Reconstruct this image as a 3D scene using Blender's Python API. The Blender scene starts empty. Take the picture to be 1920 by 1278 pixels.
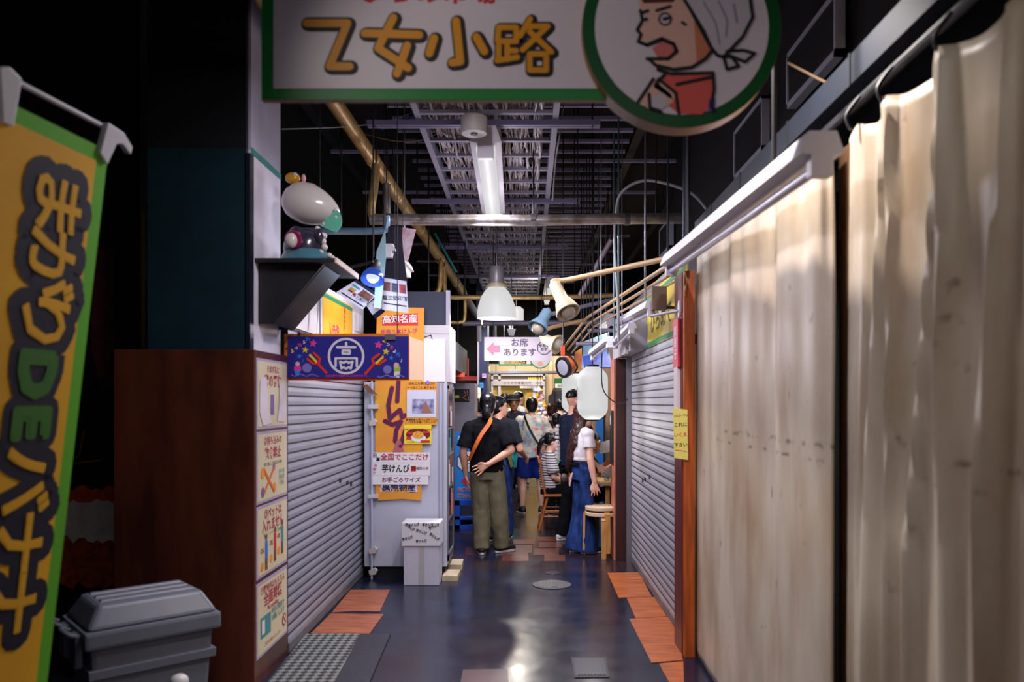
import bpy, bmesh, math, random
from mathutils import Vector, Matrix, noise
random.seed(7)
S = bpy.context.scene
COL = S.collection
V = Vector
PI = math.pi
F, CX, CY, EYE = 1493.0, 988.0, 755.0, 1.6      # focal length and vanishing point in frame pixels, eye height in metres

# ------------------------------------------------------------------ camera, world, exposure, large lights
cam = bpy.data.cameras.new('camera'); co = bpy.data.objects.new('camera', cam); COL.objects.link(co)
co.location = (0, 0, EYE); co.rotation_euler = (PI/2, 0, 0)
cam.sensor_width = 36.0; cam.lens = 36.0*F/1920
cam.shift_x = (960-CX)/1920; cam.shift_y = (CY-639)/1920
cam.dof.use_dof = True; cam.dof.focus_distance = 8.3; cam.dof.aperture_fstop = 2.0
S.camera = co
w = bpy.data.worlds.new('world'); S.world = w; w.use_nodes = True
w.node_tree.nodes['Background'].inputs[0].default_value = (.25, .3, .6, 1)
w.node_tree.nodes['Background'].inputs[1].default_value = .028
S.view_settings.view_transform = 'Standard'; S.view_settings.look = 'None'
S.view_settings.gamma = 1.0; S.view_settings.exposure = 0.0; S.view_settings.use_curve_mapping = False
S.cycles.use_denoising = True
S.cycles.max_bounces = 6; S.cycles.sample_clamp_indirect = 4.0

def light(kind, loc, power, col=(1, 1, 1), size=(.2, .2), aim=(0, 0, -1), spot=1.2, blend=.6, parent=None):
    l = bpy.data.lights.new('lamp_light', kind); l.energy = power; l.color = col
    if kind == 'AREA': l.shape = 'RECTANGLE'; l.size, l.size_y = size
    else: l.shadow_soft_size = size[0]
    if kind == 'SPOT': l.spot_size = spot; l.spot_blend = blend
    o = bpy.data.objects.new('lamp_light', l); COL.objects.link(o)
    o.location = loc; o.rotation_euler = V(aim).to_track_quat('-Z', 'Y').to_euler()
    return o
WARM = (1, .9, .78); COOL = (.86, .9, 1); LILAC = (.93, .88, 1)
# passage lights: market tubes plus added tubes, spots and fill (most fixtures built below)
light('AREA', (-.27, 6.15, 3.17), 48, LILAC, (.12, 1.9))
light('AREA', (-.4, 3.6, 3.29), 52, LILAC, (.14, .8), (0, .25, -1))
light('AREA', (.1, .2, 3.1), 7.5, LILAC, (1.2, .14))
light('AREA', (-.05, -1.6, 3.1), 14, (1, .93, .98), (1.2, .14), (-.25, .45, -1))
light('SPOT', (-1.2, 1.35, 3.3), 34, (1, .9, .8), (.05,), (2.3, 1.5, -1.35), 1.25, .7)
light('SPOT', (.62, 2.95, 3.32), 190, (1, .92, .86), (.04,), (.5, .4, -1.7), 2.2, .5)
light('POINT', (-.28, 6.2, 2.75), 12, LILAC, (.2,))  # extra light added below the lit tube to brighten the cable tray
light('AREA', (.3, 11.2, 3.1), 60, WARM, (.14, 1.8), (-.1, .5, -1))
light('AREA', (-.3, 14.2, 3.0), 60, (1, .95, .85), (.14, 1.6))
light('AREA', (.95, 9.6, 2.5), 22, WARM, (.2, .9))
light('AREA', (.5, 6.6, 2.9), 16, COOL, (.05, 1.2), (.35, .1, -1))
light('AREA', (-1.0, 6.2, 2.62), 11, (.9, .93, 1), (.14, 1.0), (-.25, .35, -1))

# ------------------------------------------------------------------ helpers
def lin(c):
    return tuple(((x/255)/12.92 if x/255 <= .04045 else ((x/255+.055)/1.055)**2.4) for x in c)
_m = {}
def M(name, c, rough=.5, metal=0., vary=0., scale=8., bump=0., bscale=None, c2=None, emit=0., alpha=1., trans=0., stretch=None, spec=.5):
    if name in _m: return _m[name]
    m = bpy.data.materials.new(name); m.use_nodes = True; nt = m.node_tree; b = nt.nodes['Principled BSDF']
    L = lin(c); b.inputs['Base Color'].default_value = (*L, 1); b.inputs['Roughness'].default_value = rough
    b.inputs['Metallic'].default_value = metal; b.inputs['Specular IOR Level'].default_value = spec
    b.inputs['Transmission Weight'].default_value = trans; b.inputs['Alpha'].default_value = alpha
    if emit:
        b.inputs['Base Color'].default_value = (*[x*.2 for x in L], 1); b.inputs['Emission Color'].default_value = (*L, 1); b.inputs['Emission Strength'].default_value = emit
    if vary or bump or c2:
        tc = nt.nodes.new('ShaderNodeTexCoord'); mp = nt.nodes.new('ShaderNodeMapping')
        if stretch: mp.inputs['Scale'].default_value = stretch
        nt.links.new(tc.outputs['Object'], mp.inputs[0])
        n = nt.nodes.new('ShaderNodeTexNoise'); n.inputs['Scale'].default_value = scale; n.inputs['Detail'].default_value = 5
        nt.links.new(mp.outputs[0], n.inputs[0])
        if vary or c2:
            r = nt.nodes.new('ShaderNodeValToRGB'); r.color_ramp.elements[0].position = .35; r.color_ramp.elements[1].position = .65
            a = lin(c2) if c2 else tuple(x*(1-vary) for x in L)
            r.color_ramp.elements[0].color = (*a, 1); r.color_ramp.elements[1].color = (*L, 1)
            nt.links.new(n.outputs[0], r.inputs[0]); nt.links.new(r.outputs[0], b.inputs['Base Color'])
        if bump:
            n2 = n
            if bscale:
                n2 = nt.nodes.new('ShaderNodeTexNoise'); n2.inputs['Scale'].default_value = bscale; nt.links.new(mp.outputs[0], n2.inputs[0])
            bp = nt.nodes.new('ShaderNodeBump'); bp.inputs['Strength'].default_value = bump; bp.inputs['Distance'].default_value = .01
            nt.links.new(n2.outputs[0], bp.inputs['Height']); nt.links.new(bp.outputs[0], b.inputs['Normal'])
    _m[name] = m
    return m

def PX(px, py, Y): return V(((px-CX)/F*Y, Y, EYE-(py-CY)/F*Y))
def FL(px, py):                                   # a floor point
    Y = EYE*F/(py-CY); return V(((px-CX)/F*Y, Y, 0))

def tag(o, label=None, cat=None, group=None, kind=None):
    if label: o['label'] = label
    if cat: o['category'] = cat
    if group: o['group'] = group
    if kind: o['kind'] = kind
    return o
def thing(name, label, cat, loc=(0, 0, 0), group=None, rz=0):
    o = bpy.data.objects.new(name, None); COL.objects.link(o); o.location = loc; o.rotation_euler = (0, 0, rz)
    o.empty_display_size = .1
    return tag(o, label, cat, group)
def base(p):
    v = V((0, 0, 0))
    while p is not None:
        v = v + p.location; p = p.parent
    return v
def link(name, me, mat, parent=None, label=None):
    if mat is not None and not me.materials: me.materials.append(mat)
    o = bpy.data.objects.new(name, me); COL.objects.link(o)
    if parent is not None: o.parent = parent
    if label: o['label'] = label
    return o
def dup(root, loc, label=None, group=None, rz=None):
    r = root.copy(); COL.objects.link(r); r.location = loc
    if rz is not None: r.rotation_euler = (0, 0, rz)
    if label: r['label'] = label
    if group: r['group'] = group
    for ch in list(root.children):
        c = ch.copy(); COL.objects.link(c); c.parent = r
        for g in ch.children:
            d = g.copy(); COL.objects.link(d); d.parent = c
    return r

class MB:
    """collects shapes in world coordinates and links them as one mesh object"""
    def __init__(s): s.v = []; s.f = []
    def add(s, vs, fs):
        n = len(s.v); s.v += [V(p) for p in vs]; s.f += [tuple(i+n for i in f) for f in fs]; return s
    def box(s, a, b):
        (x0, y0, z0), (x1, y1, z1) = a, b
        return s.hexa([(x0,y0,z0),(x1,y0,z0),(x1,y1,z0),(x0,y1,z0),(x0,y0,z1),(x1,y0,z1),(x1,y1,z1),(x0,y1,z1)])
    def hexa(s, p): return s.add(p, [(3,2,1,0),(4,5,6,7),(0,1,5,4),(1,2,6,5),(2,3,7,6),(3,0,4,7)])
    def bar(s, p, q, wx, wz, up=(0, 0, 1)):       # rectangular bar from p to q
        p, q = V(p), V(q); d = (q-p).normalized(); u = d.cross(V(up))
        if u.length < 1e-4: u = V((1, 0, 0))
        u.normalize(); t = u.cross(d)
        c = lambda o, a, b: o+u*a*wx/2+t*b*wz/2
        return s.hexa([c(p,-1,-1),c(p,1,-1),c(q,1,-1),c(q,-1,-1),c(p,-1,1),c(p,1,1),c(q,1,1),c(q,-1,1)])
    def tube(s, pts, r, n=10, cap=True):
        pts = [V(p) for p in pts]; rs = r if isinstance(r, (list, tuple)) else [r]*len(pts)
        prev = None; rings = []
        for i, p in enumerate(pts):
            d = (pts[min(i+1, len(pts)-1)]-pts[max(i-1, 0)])
            if d.length < 1e-9: d = V((0, 0, 1))
            d.normalize()
            u = (prev - d*prev.dot(d)) if prev is not None else d.cross(V((0, 0, 1)) if abs(d.z) < .9 else V((1, 0, 0)))
            if u.length < 1e-6: u = d.cross(V((0, 1, 0)))
            u.normalize(); prev = u; t = d.cross(u)
            rings.append([p+(u*math.cos(k*2*PI/n)+t*math.sin(k*2*PI/n))*rs[i] for k in range(n)])
        vs = [q for R in rings for q in R]; fs = []
        for i in range(len(pts)-1):
            for k in range(n):
                k2 = (k+1) % n; fs.append((i*n+k, i*n+k2, (i+1)*n+k2, (i+1)*n+k))
        if cap: fs += [tuple(reversed(range(n))), tuple((len(pts)-1)*n+k for k in range(n))]
        return s.add(vs, fs)
    def lathe(s, o, prof, n=24, axis=(0, 0, 1)):  # prof: (radius, height) along axis
        o, a = V(o), V(axis).normalized(); u = a.cross(V((0, 1, 0)) if abs(a.y) < .9 else V((1, 0, 0))).normalized(); t = a.cross(u)
        vs = [o+a*h+(u*math.cos(2*PI*k/n)+t*math.sin(2*PI*k/n))*max(r, 1e-4) for r, h in prof for k in range(n)]; m = len(prof)
        fs = [(i*n+k, i*n+(k+1) % n, (i+1)*n+(k+1) % n, (i+1)*n+k) for i in range(m-1) for k in range(n)]
        if prof[0] != prof[-1]: fs += [tuple(reversed(range(n))), tuple((m-1)*n+k for k in range(n))]
        return s.add(vs, fs)
    def prism(s, pts, d):                         # polygon swept along d
        n = len(pts); d = V(d); pts = [V(p) for p in pts]
        fs = [tuple(range(n)), tuple(reversed(range(n, 2*n)))]
        fs += [(i, i+n, (i+1) % n+n, (i+1) % n) for i in range(n)]
        return s.add(pts+[p+d for p in pts], fs)
    def poly(s, pts): return s.add(pts, [tuple(range(len(pts)))])
    def sphere(s, c, r, n=12, m=8):
        r = r if isinstance(r, (tuple, list)) else (r, r, r); c = V(c); vs = []; fs = []
        for i in range(m+1):
            th = PI*i/m; st = max(math.sin(th), .001)
            for k in range(n):
                ph = 2*PI*k/n; vs.append(c+V((r[0]*st*math.cos(ph), r[1]*st*math.sin(ph), r[2]*math.cos(th))))
        for i in range(m):
            for k in range(n):
                k2 = (k+1) % n; fs.append((i*n+k, (i+1)*n+k, (i+1)*n+k2, i*n+k2))
        return s.add(vs, fs)
    def build(s, name, mat, parent=None, label=None, smooth=False, bevel=0., seg=2, local=False):
        off = V((0, 0, 0)) if local else base(parent)
        me = bpy.data.meshes.new(name); me.from_pydata([tuple(p-off) for p in s.v], [], s.f)
        bm = bmesh.new(); bm.from_mesh(me); bmesh.ops.recalc_face_normals(bm, faces=bm.faces)
        if bevel:
            es = [e for e in bm.edges if len(e.link_faces) == 2 and e.calc_face_angle(0) > .5]
            bmesh.ops.bevel(bm, geom=es, offset=bevel, segments=seg, affect='EDGES', profile=.6, clamp_overlap=True)
        bm.to_mesh(me); bm.free()
        if smooth:
            for p in me.polygons: p.use_smooth = True
            try: me.set_sharp_from_angle(angle=.7)
            except Exception: pass
        return link(name, me, mat, parent, label)
def box(name, a, b, mat, parent=None, bevel=0., label=None): return MB().box(a, b).build(name, mat, parent, label, bevel=bevel)
def tube(name, pts, r, mat, parent=None, n=10, label=None): return MB().tube(pts, r, n).build(name, mat, parent, label, smooth=True)
def struct(o): o['kind'] = 'structure'; return o
def bez(pts, k=8):                                # smooth path through points
    pts = [V(p) for p in pts]; out = []
    for i in range(len(pts)-1):
        a, b, c, d = pts[max(i-1, 0)], pts[i], pts[i+1], pts[min(i+2, len(pts)-1)]
        for j in range(k):
            t = j/k; out.append(.5*((2*b)+(c-a)*t+(2*a-5*b+4*c-d)*t*t+(3*b-a-3*c+d)*t*t*t))
    return out+[pts[-1]]

class Plane:
    """a flat face: (u, v) in metres from the origin; raises prints a little along the normal"""
    def __init__(s, O, U, W): s.O, s.U, s.W = V(O), V(U).normalized(), V(W).normalized(); s.N = s.U.cross(s.W)
    def pt(s, u, v, k=0.): return s.O+s.U*u+s.W*v+s.N*k
    def sc(s): return 1.
class Front(Plane):
    """a face square to the passage at depth Y, addressed in frame pixels"""
    def __init__(s, Y): Plane.__init__(s, (0, Y, 0), (1, 0, 0), (0, 0, 1)); s.Y = Y
    def pt(s, u, v, k=0.): p = PX(u, v, s.Y); p.y -= k; return p
    def sc(s): return s.Y/F
WHOLE_PRINT = ('kerchief', 'arm')
def polys(pl, shapes, name, mat, parent, k=.002, label=None):
    o = None
    for grp in ([shapes] if name in WHOLE_PRINT or len(shapes) == 1 else [[x] for x in shapes]):
        b = MB()
        for sh in grp: b.poly([pl.pt(u, v, k) for u, v in sh])
        o = b.build(name, mat, parent, label)
    return o
def rects(pl, rs, name, mat, parent, k=.002, label=None):
    return polys(pl, [[(a, b), (c, b), (c, d), (a, d)] for a, b, c, d in rs], name, mat, parent, k, label)
def disc(u, v, r, n=28, ry=None): return [(u+r*math.cos(2*PI*i/n), v+(ry or r)*math.sin(2*PI*i/n)) for i in range(n)]
def strokes(pl, lines, wd, name, mat, parent, k=.003, off=(0, 0), label=None):
    b = MB(); i = 0
    for ln in lines:
        ln = [(u+off[0], v+off[1]) for u, v in ln]
        for (u0, v0), (u1, v1) in zip(ln, ln[1:]):
            l = math.hypot(u1-u0, v1-v0) or 1; nx, ny = -(v1-v0)/l*wd/2, (u1-u0)/l*wd/2; i += 1
            b.poly([pl.pt(u, v, k+.00006*(i % 17)) for u, v in ((u0+nx, v0+ny), (u1+nx, v1+ny), (u1-nx, v1-ny), (u0-nx, v0-ny))])
        for u, v in ln:
            i += 1; b.poly([pl.pt(x, y, k+.00006*(i % 17)) for x, y in disc(u, v, wd/2, 10)])
    return b.build(name, mat, parent, label)
_glyph = {}
def glyphs(s, bold, gap):
    key = (s, bold, gap)
    if key not in _glyph:
        c = bpy.data.curves.new('lettering', 'FONT'); c.body = s; c.size = 1; c.offset = bold; c.align_x = 'CENTER'; c.align_y = 'CENTER'
        c.space_character = gap; c.resolution_u = 2
        o = bpy.data.objects.new('lettering', c); COL.objects.link(o)
        me = bpy.data.meshes.new_from_object(o.evaluated_get(bpy.context.evaluated_depsgraph_get()))
        _glyph[key] = ([v.co.copy() for v in me.vertices], [tuple(p.vertices) for p in me.polygons])
        bpy.data.objects.remove(o); bpy.data.meshes.remove(me)
    return _glyph[key]
def text(pl, s, u, v, size, mat, parent, bold=.0, sx=1., rot=0., gap=1., k=.003, name='lettering', label=None, fat=0.):
    vs, fs = glyphs(s, bold, gap); o = pl.pt(u, v, k); sz = size*pl.sc(); cr, sr = math.cos(rot), math.sin(rot)
    b = MB()
    P2 = [((p.x*sx*cr-p.y*sr)*sz, (p.x*sx*sr+p.y*cr)*sz) for p in vs]
    if fat:                                        # thick rim drawn along the glyph's edge
        cnt = {}
        for f in fs:
            for e in zip(f, f[1:]+f[:1]): cnt[tuple(sorted(e))] = cnt.get(tuple(sorted(e)), 0)+1
        for i, (e, c) in enumerate(cnt.items()):
            if c > 1: continue
            (x0, y0), (x1, y1) = P2[e[0]], P2[e[1]]; l = math.hypot(x1-x0, y1-y0)
            if l < 1e-6: continue
            nx, ny = -(y1-y0)/l*fat*sz, (x1-x0)/l*fat*sz; h = pl.N*(.00005+.00005*(i % 19))
            b.poly([o+pl.U*x+pl.W*y-h for x, y in ((x0+nx, y0+ny), (x1+nx, y1+ny), (x1-nx, y1-ny), (x0-nx, y0-ny))])
            b.poly([o+pl.U*x+pl.W*y-h-pl.N*.00002 for x, y in disc(x0, y0, fat*sz, 9)])
    b.add([o+pl.U*x+pl.W*y for x, y in P2], fs)
    return b.build(name, mat, parent, label)

# ------------------------------------------------------------------ materials
INK = M('ink', (14, 14, 22), .6); WHITE = M('white_paint', (228, 224, 228), .5); PAPER = M('paper', (226, 222, 226), .7)
RED = M('red_print', (205, 30, 45), .6); BLACK = M('black_paint', (7, 7, 11), .8, vary=.3); DARK = M('dark_metal', (22, 23, 30), .5)
ORANGE = M('orange_print', (236, 150, 20), .6); YELLOW = M('yellow_print', (240, 200, 40), .6); GREEN = M('green_print', (10, 120, 45), .5)
STEEL = M('steel', (150, 150, 158), .35, .8); LILACM = M('galvanised', (150, 146, 166), .5, .3); MAGENTA = M('magenta_print', (200, 40, 110), .6)
GOLD = M('lagged_pipe', (196, 160, 98), .4, .35, vary=.35, scale=14, bump=.25); FOIL = M('foil_pipe', (168, 160, 160), .3, .7, c2=(120, 112, 100), scale=12, bump=.5)
CREAM = M('cream_enamel', (212, 196, 158), .4); TUBEW = M('fixture_white', (222, 218, 230), .4)
GLOW = M('lamp_glow', (206, 206, 206), .5, emit=1.0); PINK = M('pink_print', (225, 120, 120), .6); BLUE = M('blue_print', (30, 120, 215), .5)
SKYB = M('sky_blue_cloth', (60, 150, 215), .7); NAVY = M('navy_cloth', (22, 26, 60), .8, vary=.25, bump=.2)
WOODR = M('red_wood', (120, 52, 26), .45, c2=(84, 34, 18), scale=5, stretch=(6, 6, .5))
WOODO = M('orange_wood', (182, 88, 30), .4, c2=(140, 60, 22), scale=5, stretch=(8, 8, .6))
WOODL = M('light_wood', (206, 150, 84), .45, c2=(176, 118, 60), scale=7, stretch=(5, 5, .7))
BROWNP = M('wood_panel', (98, 48, 30), .35, c2=(62, 28, 20), scale=2.2, stretch=(2.5, 2.5, .6))
MAROON = M('dark_post', (62, 24, 24), .45, vary=.4, stretch=(5, 5, .4))

def floor_material():
    m = bpy.data.materials.new('sealed_floor'); m.use_nodes = True; nt = m.node_tree; b = nt.nodes['Principled BSDF']; N = nt.nodes.new; Lk = nt.links.new
    tc = N('ShaderNodeTexCoord')
    n = N('ShaderNodeTexNoise'); n.inputs['Scale'].default_value = 2.2; n.inputs['Detail'].default_value = 8; Lk(tc.outputs['Object'], n.inputs[0])
    r = N('ShaderNodeValToRGB'); r.color_ramp.elements[0].color = (*lin((17, 20, 36)), 1); r.color_ramp.elements[1].color = (*lin((31, 36, 62)), 1)
    r.color_ramp.elements[0].position = .35; r.color_ramp.elements[1].position = .75; Lk(n.outputs[0], r.inputs[0])
    bk = N('ShaderNodeTexBrick'); bk.inputs['Scale'].default_value = 1; bk.inputs['Brick Width'].default_value = .3; bk.inputs['Row Height'].default_value = .3
    bk.offset = 0; bk.inputs['Mortar Size'].default_value = .006; bk.inputs['Color1'].default_value = (*lin((30, 31, 44)), 1)
    bk.inputs['Color2'].default_value = (*lin((56, 34, 34)), 1); bk.inputs['Mortar'].default_value = (*lin((20, 20, 26)), 1); bk.inputs['Bias'].default_value = -.1
    Lk(tc.outputs['Object'], bk.inputs[0])
    sp = N('ShaderNodeSeparateXYZ'); Lk(tc.outputs['Object'], sp.inputs[0])
    mx = N('ShaderNodeMapRange'); mx.inputs[1].default_value = 7.5; mx.inputs[2].default_value = 7.7; Lk(sp.outputs[1], mx.inputs[0])
    mix = N('ShaderNodeMix'); mix.data_type = 'RGBA'; Lk(mx.outputs[0], mix.inputs[0]); Lk(r.outputs[0], mix.inputs[6]); Lk(bk.outputs[0], mix.inputs[7])
    Lk(mix.outputs[2], b.inputs['Base Color'])
    n2 = N('ShaderNodeTexNoise'); n2.inputs['Scale'].default_value = 3.5; n2.inputs['Detail'].default_value = 6; Lk(tc.outputs['Object'], n2.inputs[0])
    rr = N('ShaderNodeMapRange'); rr.inputs[1].default_value = .3; rr.inputs[2].default_value = .7; rr.inputs[3].default_value = .17; rr.inputs[4].default_value = .25
    Lk(n2.outputs[0], rr.inputs[0]); Lk(rr.outputs[0], b.inputs['Roughness'])
    n3 = N('ShaderNodeTexNoise'); n3.inputs['Scale'].default_value = 9; n3.inputs['Detail'].default_value = 3; Lk(tc.outputs['Object'], n3.inputs[0])
    bp = N('ShaderNodeBump'); bp.inputs['Strength'].default_value = .12; bp.inputs['Distance'].default_value = .01; Lk(n3.outputs[0], bp.inputs['Height']); Lk(bp.outputs[0], b.inputs['Normal'])
    b.inputs['Specular IOR Level'].default_value = .6
    return m

# ------------------------------------------------------------------ the setting
struct(box('floor', (-4.2, -3, -.1), (2.6, 18.2, 0), floor_material()))
struct(box('ceiling', (-4.2, -3, 4.4), (2.6, 18.2, 4.5), BLACK))
struct(box('wall_left', (-4.3, -3, 0), (-4.2, 18.2, 4.4), BLACK))
struct(box('wall_right', (2.6, -3, 0), (2.7, 18.2, 4.4), BLACK))
struct(box('wall_back', (-4.2, 18.1, 0), (2.6, 18.2, 4.4), BLACK))
struct(box('wall_front', (-4.2, -3.1, 0), (2.6, -3, 4.4), BLACK))
b = MB()
for i in range(44): b.box((-1.15 if i % 5 else -1.9, 3.2+i*.3, 4.02), (.95 if i % 4 else 1.5, 3.2+i*.3+.035, 4.05))
struct(b.build('ceiling_ribs', M('rib_paint', (150, 142, 172), .5)))
b = MB()
for x in (-1.9, 1.0, 1.75): b.box((x, 3, 4.09), (x+.08, 17.5, 4.16))
struct(b.build('ceiling_beam', DARK))
# pillar with wood cladding
PXL, PY0, PY1 = -1.523, 4.45, 5.08
struct(box('pillar_cladding', (-2.31, PY0, 0), (PXL, PY1, 1.898), BROWNP, bevel=.004))
pg = M('pillar_teal', (16, 44, 52), .45, vary=.3, scale=3); pk = M('pillar_black', (8, 9, 14), .6)
pgrey = M('pillar_grey', (176, 172, 190), .6, vary=.2, scale=5, stretch=(1, 1, .4)); plil = M('pillar_white', (222, 216, 228), .55, vary=.12)
struct(box('pillar_face', (-2.13, 4.47, 1.898), (-1.575, 4.5, 3.03), pg))
struct(box('pillar_face_upper', (-2.13, 4.47, 3.03), (-1.575, 4.5, 4.4), pk))
struct(box('pillar_column', (-2.13, 4.5, 1.898), (-1.56, 5.04, 3.03), plil))
struct(box('pillar_column_upper', (-2.13, 4.5, 3.03), (-1.56, 5.04, 4.4), pgrey))
struct(box('trim_1', (-1.56, 4.5, 3.01), (-1.555, 5.04, 3.045), M('teal_tape', (30, 130, 120), .5)))
box_o = struct(box('trim_2', (-1.575, 4.462, 1.9), (-1.55, 4.52, 3.0), M('corner_strip', (14, 24, 34), .4)))
struct(box('wall_side', (-4.2, 4.75, 0), (-2.31, 4.85, 4.4), BLACK))

# shutters: profile of slats
def shutter(name, label, x, y0, y1, z1, sgn, mat):
    t = thing(name, label, 'shutter', (x, (y0+y1)/2, 0))
    b = MB(); g = MB(); z = .06; dp = lambda v: x+sgn*v
    while z < z1-.03:
        b.add([(dp(d), yy, zz) for yy in (y0, y1) for d, zz in ((-.004, z), (.0085, z+.004), (.0115, z+.027), (.0095, z+.055), (-.004, z+.059))], [(i, i+1, i+6, i+5) for i in range(4)])
        g.add([(dp(d), yy, zz) for yy in (y0, y1) for d, zz in ((.004, z+.054), (.0125, z+.056), (.0125, z+.063), (.004, z+.065))], [(i, i+1, i+5, i+4) for i in range(3)]); z += .061
    b.build('slat_curtain', mat, t); g.build('slat_joint', M('joint_dark', (44, 42, 52), .6), t)
    box('bottom_rail', (x-.012, y0, .005), (x+.02 if sgn > 0 else x+.014, y1, .065), M('rail_grey', (120, 118, 122), .5, .3, vary=.3), t)
    b = MB()
    for dz in (.0, .13, .2):
        b.box((x+sgn*.012-.003, y0+.55*(y1-y0)+dz*2, .95-dz*.35), (x+sgn*.012+.003, y0+.55*(y1-y0)+.06+dz*2, .985-dz*.35))
    b.build('lock', INK, t)
    return t
sh_l = M('shutter_white', (164, 166, 182), .45, .1, vary=.12, scale=2)
sh_r = M('shutter_cream', (176, 172, 180), .5, .1, vary=.15, scale=2)
shutter('roller_shutter', 'white roller shutter on the left side, closed beside the wood-clad pillar', -1.535, 5.08, 7.6, 2.09, 1, sh_l)
tr = shutter('roller_shutter', 'silver roller shutter on the right side, closed between orange and dark posts', 1.06, 5.3, 7.98, 2.06, -1, sh_r)
box('guide_rail', (1.0, 7.98, 0), (1.06, 8.04, 2.06), STEEL, tr)
struct(box('wall_header_left', (-1.75, 5.08, 2.09), (-1.56, 7.6, 2.5), M('header_white', (196, 190, 196), .6)))
struct(box('wall_header_right', (1.08, 5.3, 2.06), (1.3, 8.4, 2.62), M('header_grey', (120, 116, 124), .6)))

# right posts
struct(box('post_orange', (.988, 5.0, 0), (1.056, 5.3, 2.43), WOODO, bevel=.004))
struct(box('trim_post', (.982, 5.05, 0), (.988, 5.3, 2.43), M('dark_red_face', (104, 32, 28), .4, vary=.3)))  # darker red layer over the left face of the orange post
struct(box('post_dark', (.9, 8.08, 0), (1.04, 8.4, 2.05), MAROON, bevel=.005))
struct(box('trim_4', (.885, 8.1, 0), (.9, 8.4, 2.05), M('salmon_edge', (214, 130, 104), .5, vary=.3)))

# ------------------------------------------------------------------ canvas curtains on the right
def curtain_mat():
    m = bpy.data.materials.new('canvas'); m.use_nodes = True; nt = m.node_tree; b = nt.nodes['Principled BSDF']; N = nt.nodes.new; Lk = nt.links.new
    tc = N('ShaderNodeTexCoord'); mp = N('ShaderNodeMapping'); mp.inputs['Scale'].default_value = (1, 1.5, .5); Lk(tc.outputs['Object'], mp.inputs[0])
    n = N('ShaderNodeTexNoise'); n.inputs['Scale'].default_value = 2.5; n.inputs['Detail'].default_value = 7; Lk(mp.outputs[0], n.inputs[0])
    r = N('ShaderNodeValToRGB'); e = r.color_ramp.elements
    e[0].position = .3; e[0].color = (*lin((172, 146, 118)), 1); e[1].position = .62; e[1].color = (*lin((212, 198, 178)), 1); Lk(n.outputs[0], r.inputs[0])
    n2 = N('ShaderNodeTexNoise'); n2.inputs['Scale'].default_value = 9; n2.inputs['Detail'].default_value = 6; Lk(tc.outputs['Object'], n2.inputs[0])
    r2 = N('ShaderNodeValToRGB'); e = r2.color_ramp.elements; e[0].position = .27; e[0].color = (.35, .3, .25, 1); e[1].position = .34; e[1].color = (1, 1, 1, 1); Lk(n2.outputs[0], r2.inputs[0])
    mx = N('ShaderNodeMix'); mx.data_type = 'RGBA'; mx.blend_type = 'MULTIPLY'; mx.inputs[0].default_value = .7; Lk(r.outputs[0], mx.inputs[6]); Lk(r2.outputs[0], mx.inputs[7])
    sp = N('ShaderNodeSeparateXYZ'); Lk(tc.outputs['Object'], sp.inputs[0])
    def band(z, h):
        a = N('ShaderNodeMath'); a.operation = 'SUBTRACT'; a.inputs[1].default_value = z; Lk(sp.outputs[2], a.inputs[0])
        c = N('ShaderNodeMath'); c.operation = 'ABSOLUTE'; Lk(a.outputs[0], c.inputs[0])
        d = N('ShaderNodeMapRange'); d.inputs[1].default_value = 0; d.inputs[2].default_value = h; d.inputs[3].default_value = 1; d.inputs[4].default_value = 0; Lk(c.outputs[0], d.inputs[0]); return d
    n3 = N('ShaderNodeTexNoise'); n3.inputs['Scale'].default_value = 14; n3.inputs['Detail'].default_value = 6; Lk(tc.outputs['Object'], n3.inputs[0])
    r3 = N('ShaderNodeValToRGB'); r3.color_ramp.elements[0].position = .5; r3.color_ramp.elements[1].position = .62; Lk(n3.outputs[0], r3.inputs[0])
    ad = N('ShaderNodeMath'); ad.operation = 'MAXIMUM'; Lk(band(1.445, .018).outputs[0], ad.inputs[0]); Lk(band(1.39, .012).outputs[0], ad.inputs[1])
    ml = N('ShaderNodeMath'); ml.operation = 'MULTIPLY'; Lk(ad.outputs[0], ml.inputs[0]); Lk(r3.outputs[0], ml.inputs[1])
    yr = N('ShaderNodeMapRange'); yr.inputs[1].default_value = .6; yr.inputs[2].default_value = .3; yr.inputs[3].default_value = 0; yr.inputs[4].default_value = .8; Lk(sp.outputs[1], yr.inputs[0])
    m3 = N('ShaderNodeMath'); m3.operation = 'MULTIPLY'; Lk(ml.outputs[0], m3.inputs[0]); Lk(yr.outputs[0], m3.inputs[1])
    mg = N('ShaderNodeMix'); mg.data_type = 'RGBA'; mg.inputs[7].default_value = (*lin((70, 60, 56)), 1); Lk(m3.outputs[0], mg.inputs[0]); Lk(mx.outputs[2], mg.inputs[6])
    Lk(mg.outputs[2], b.inputs['Base Color']); b.inputs['Roughness'].default_value = .42
    return m
CANVAS = curtain_mat()
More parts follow.
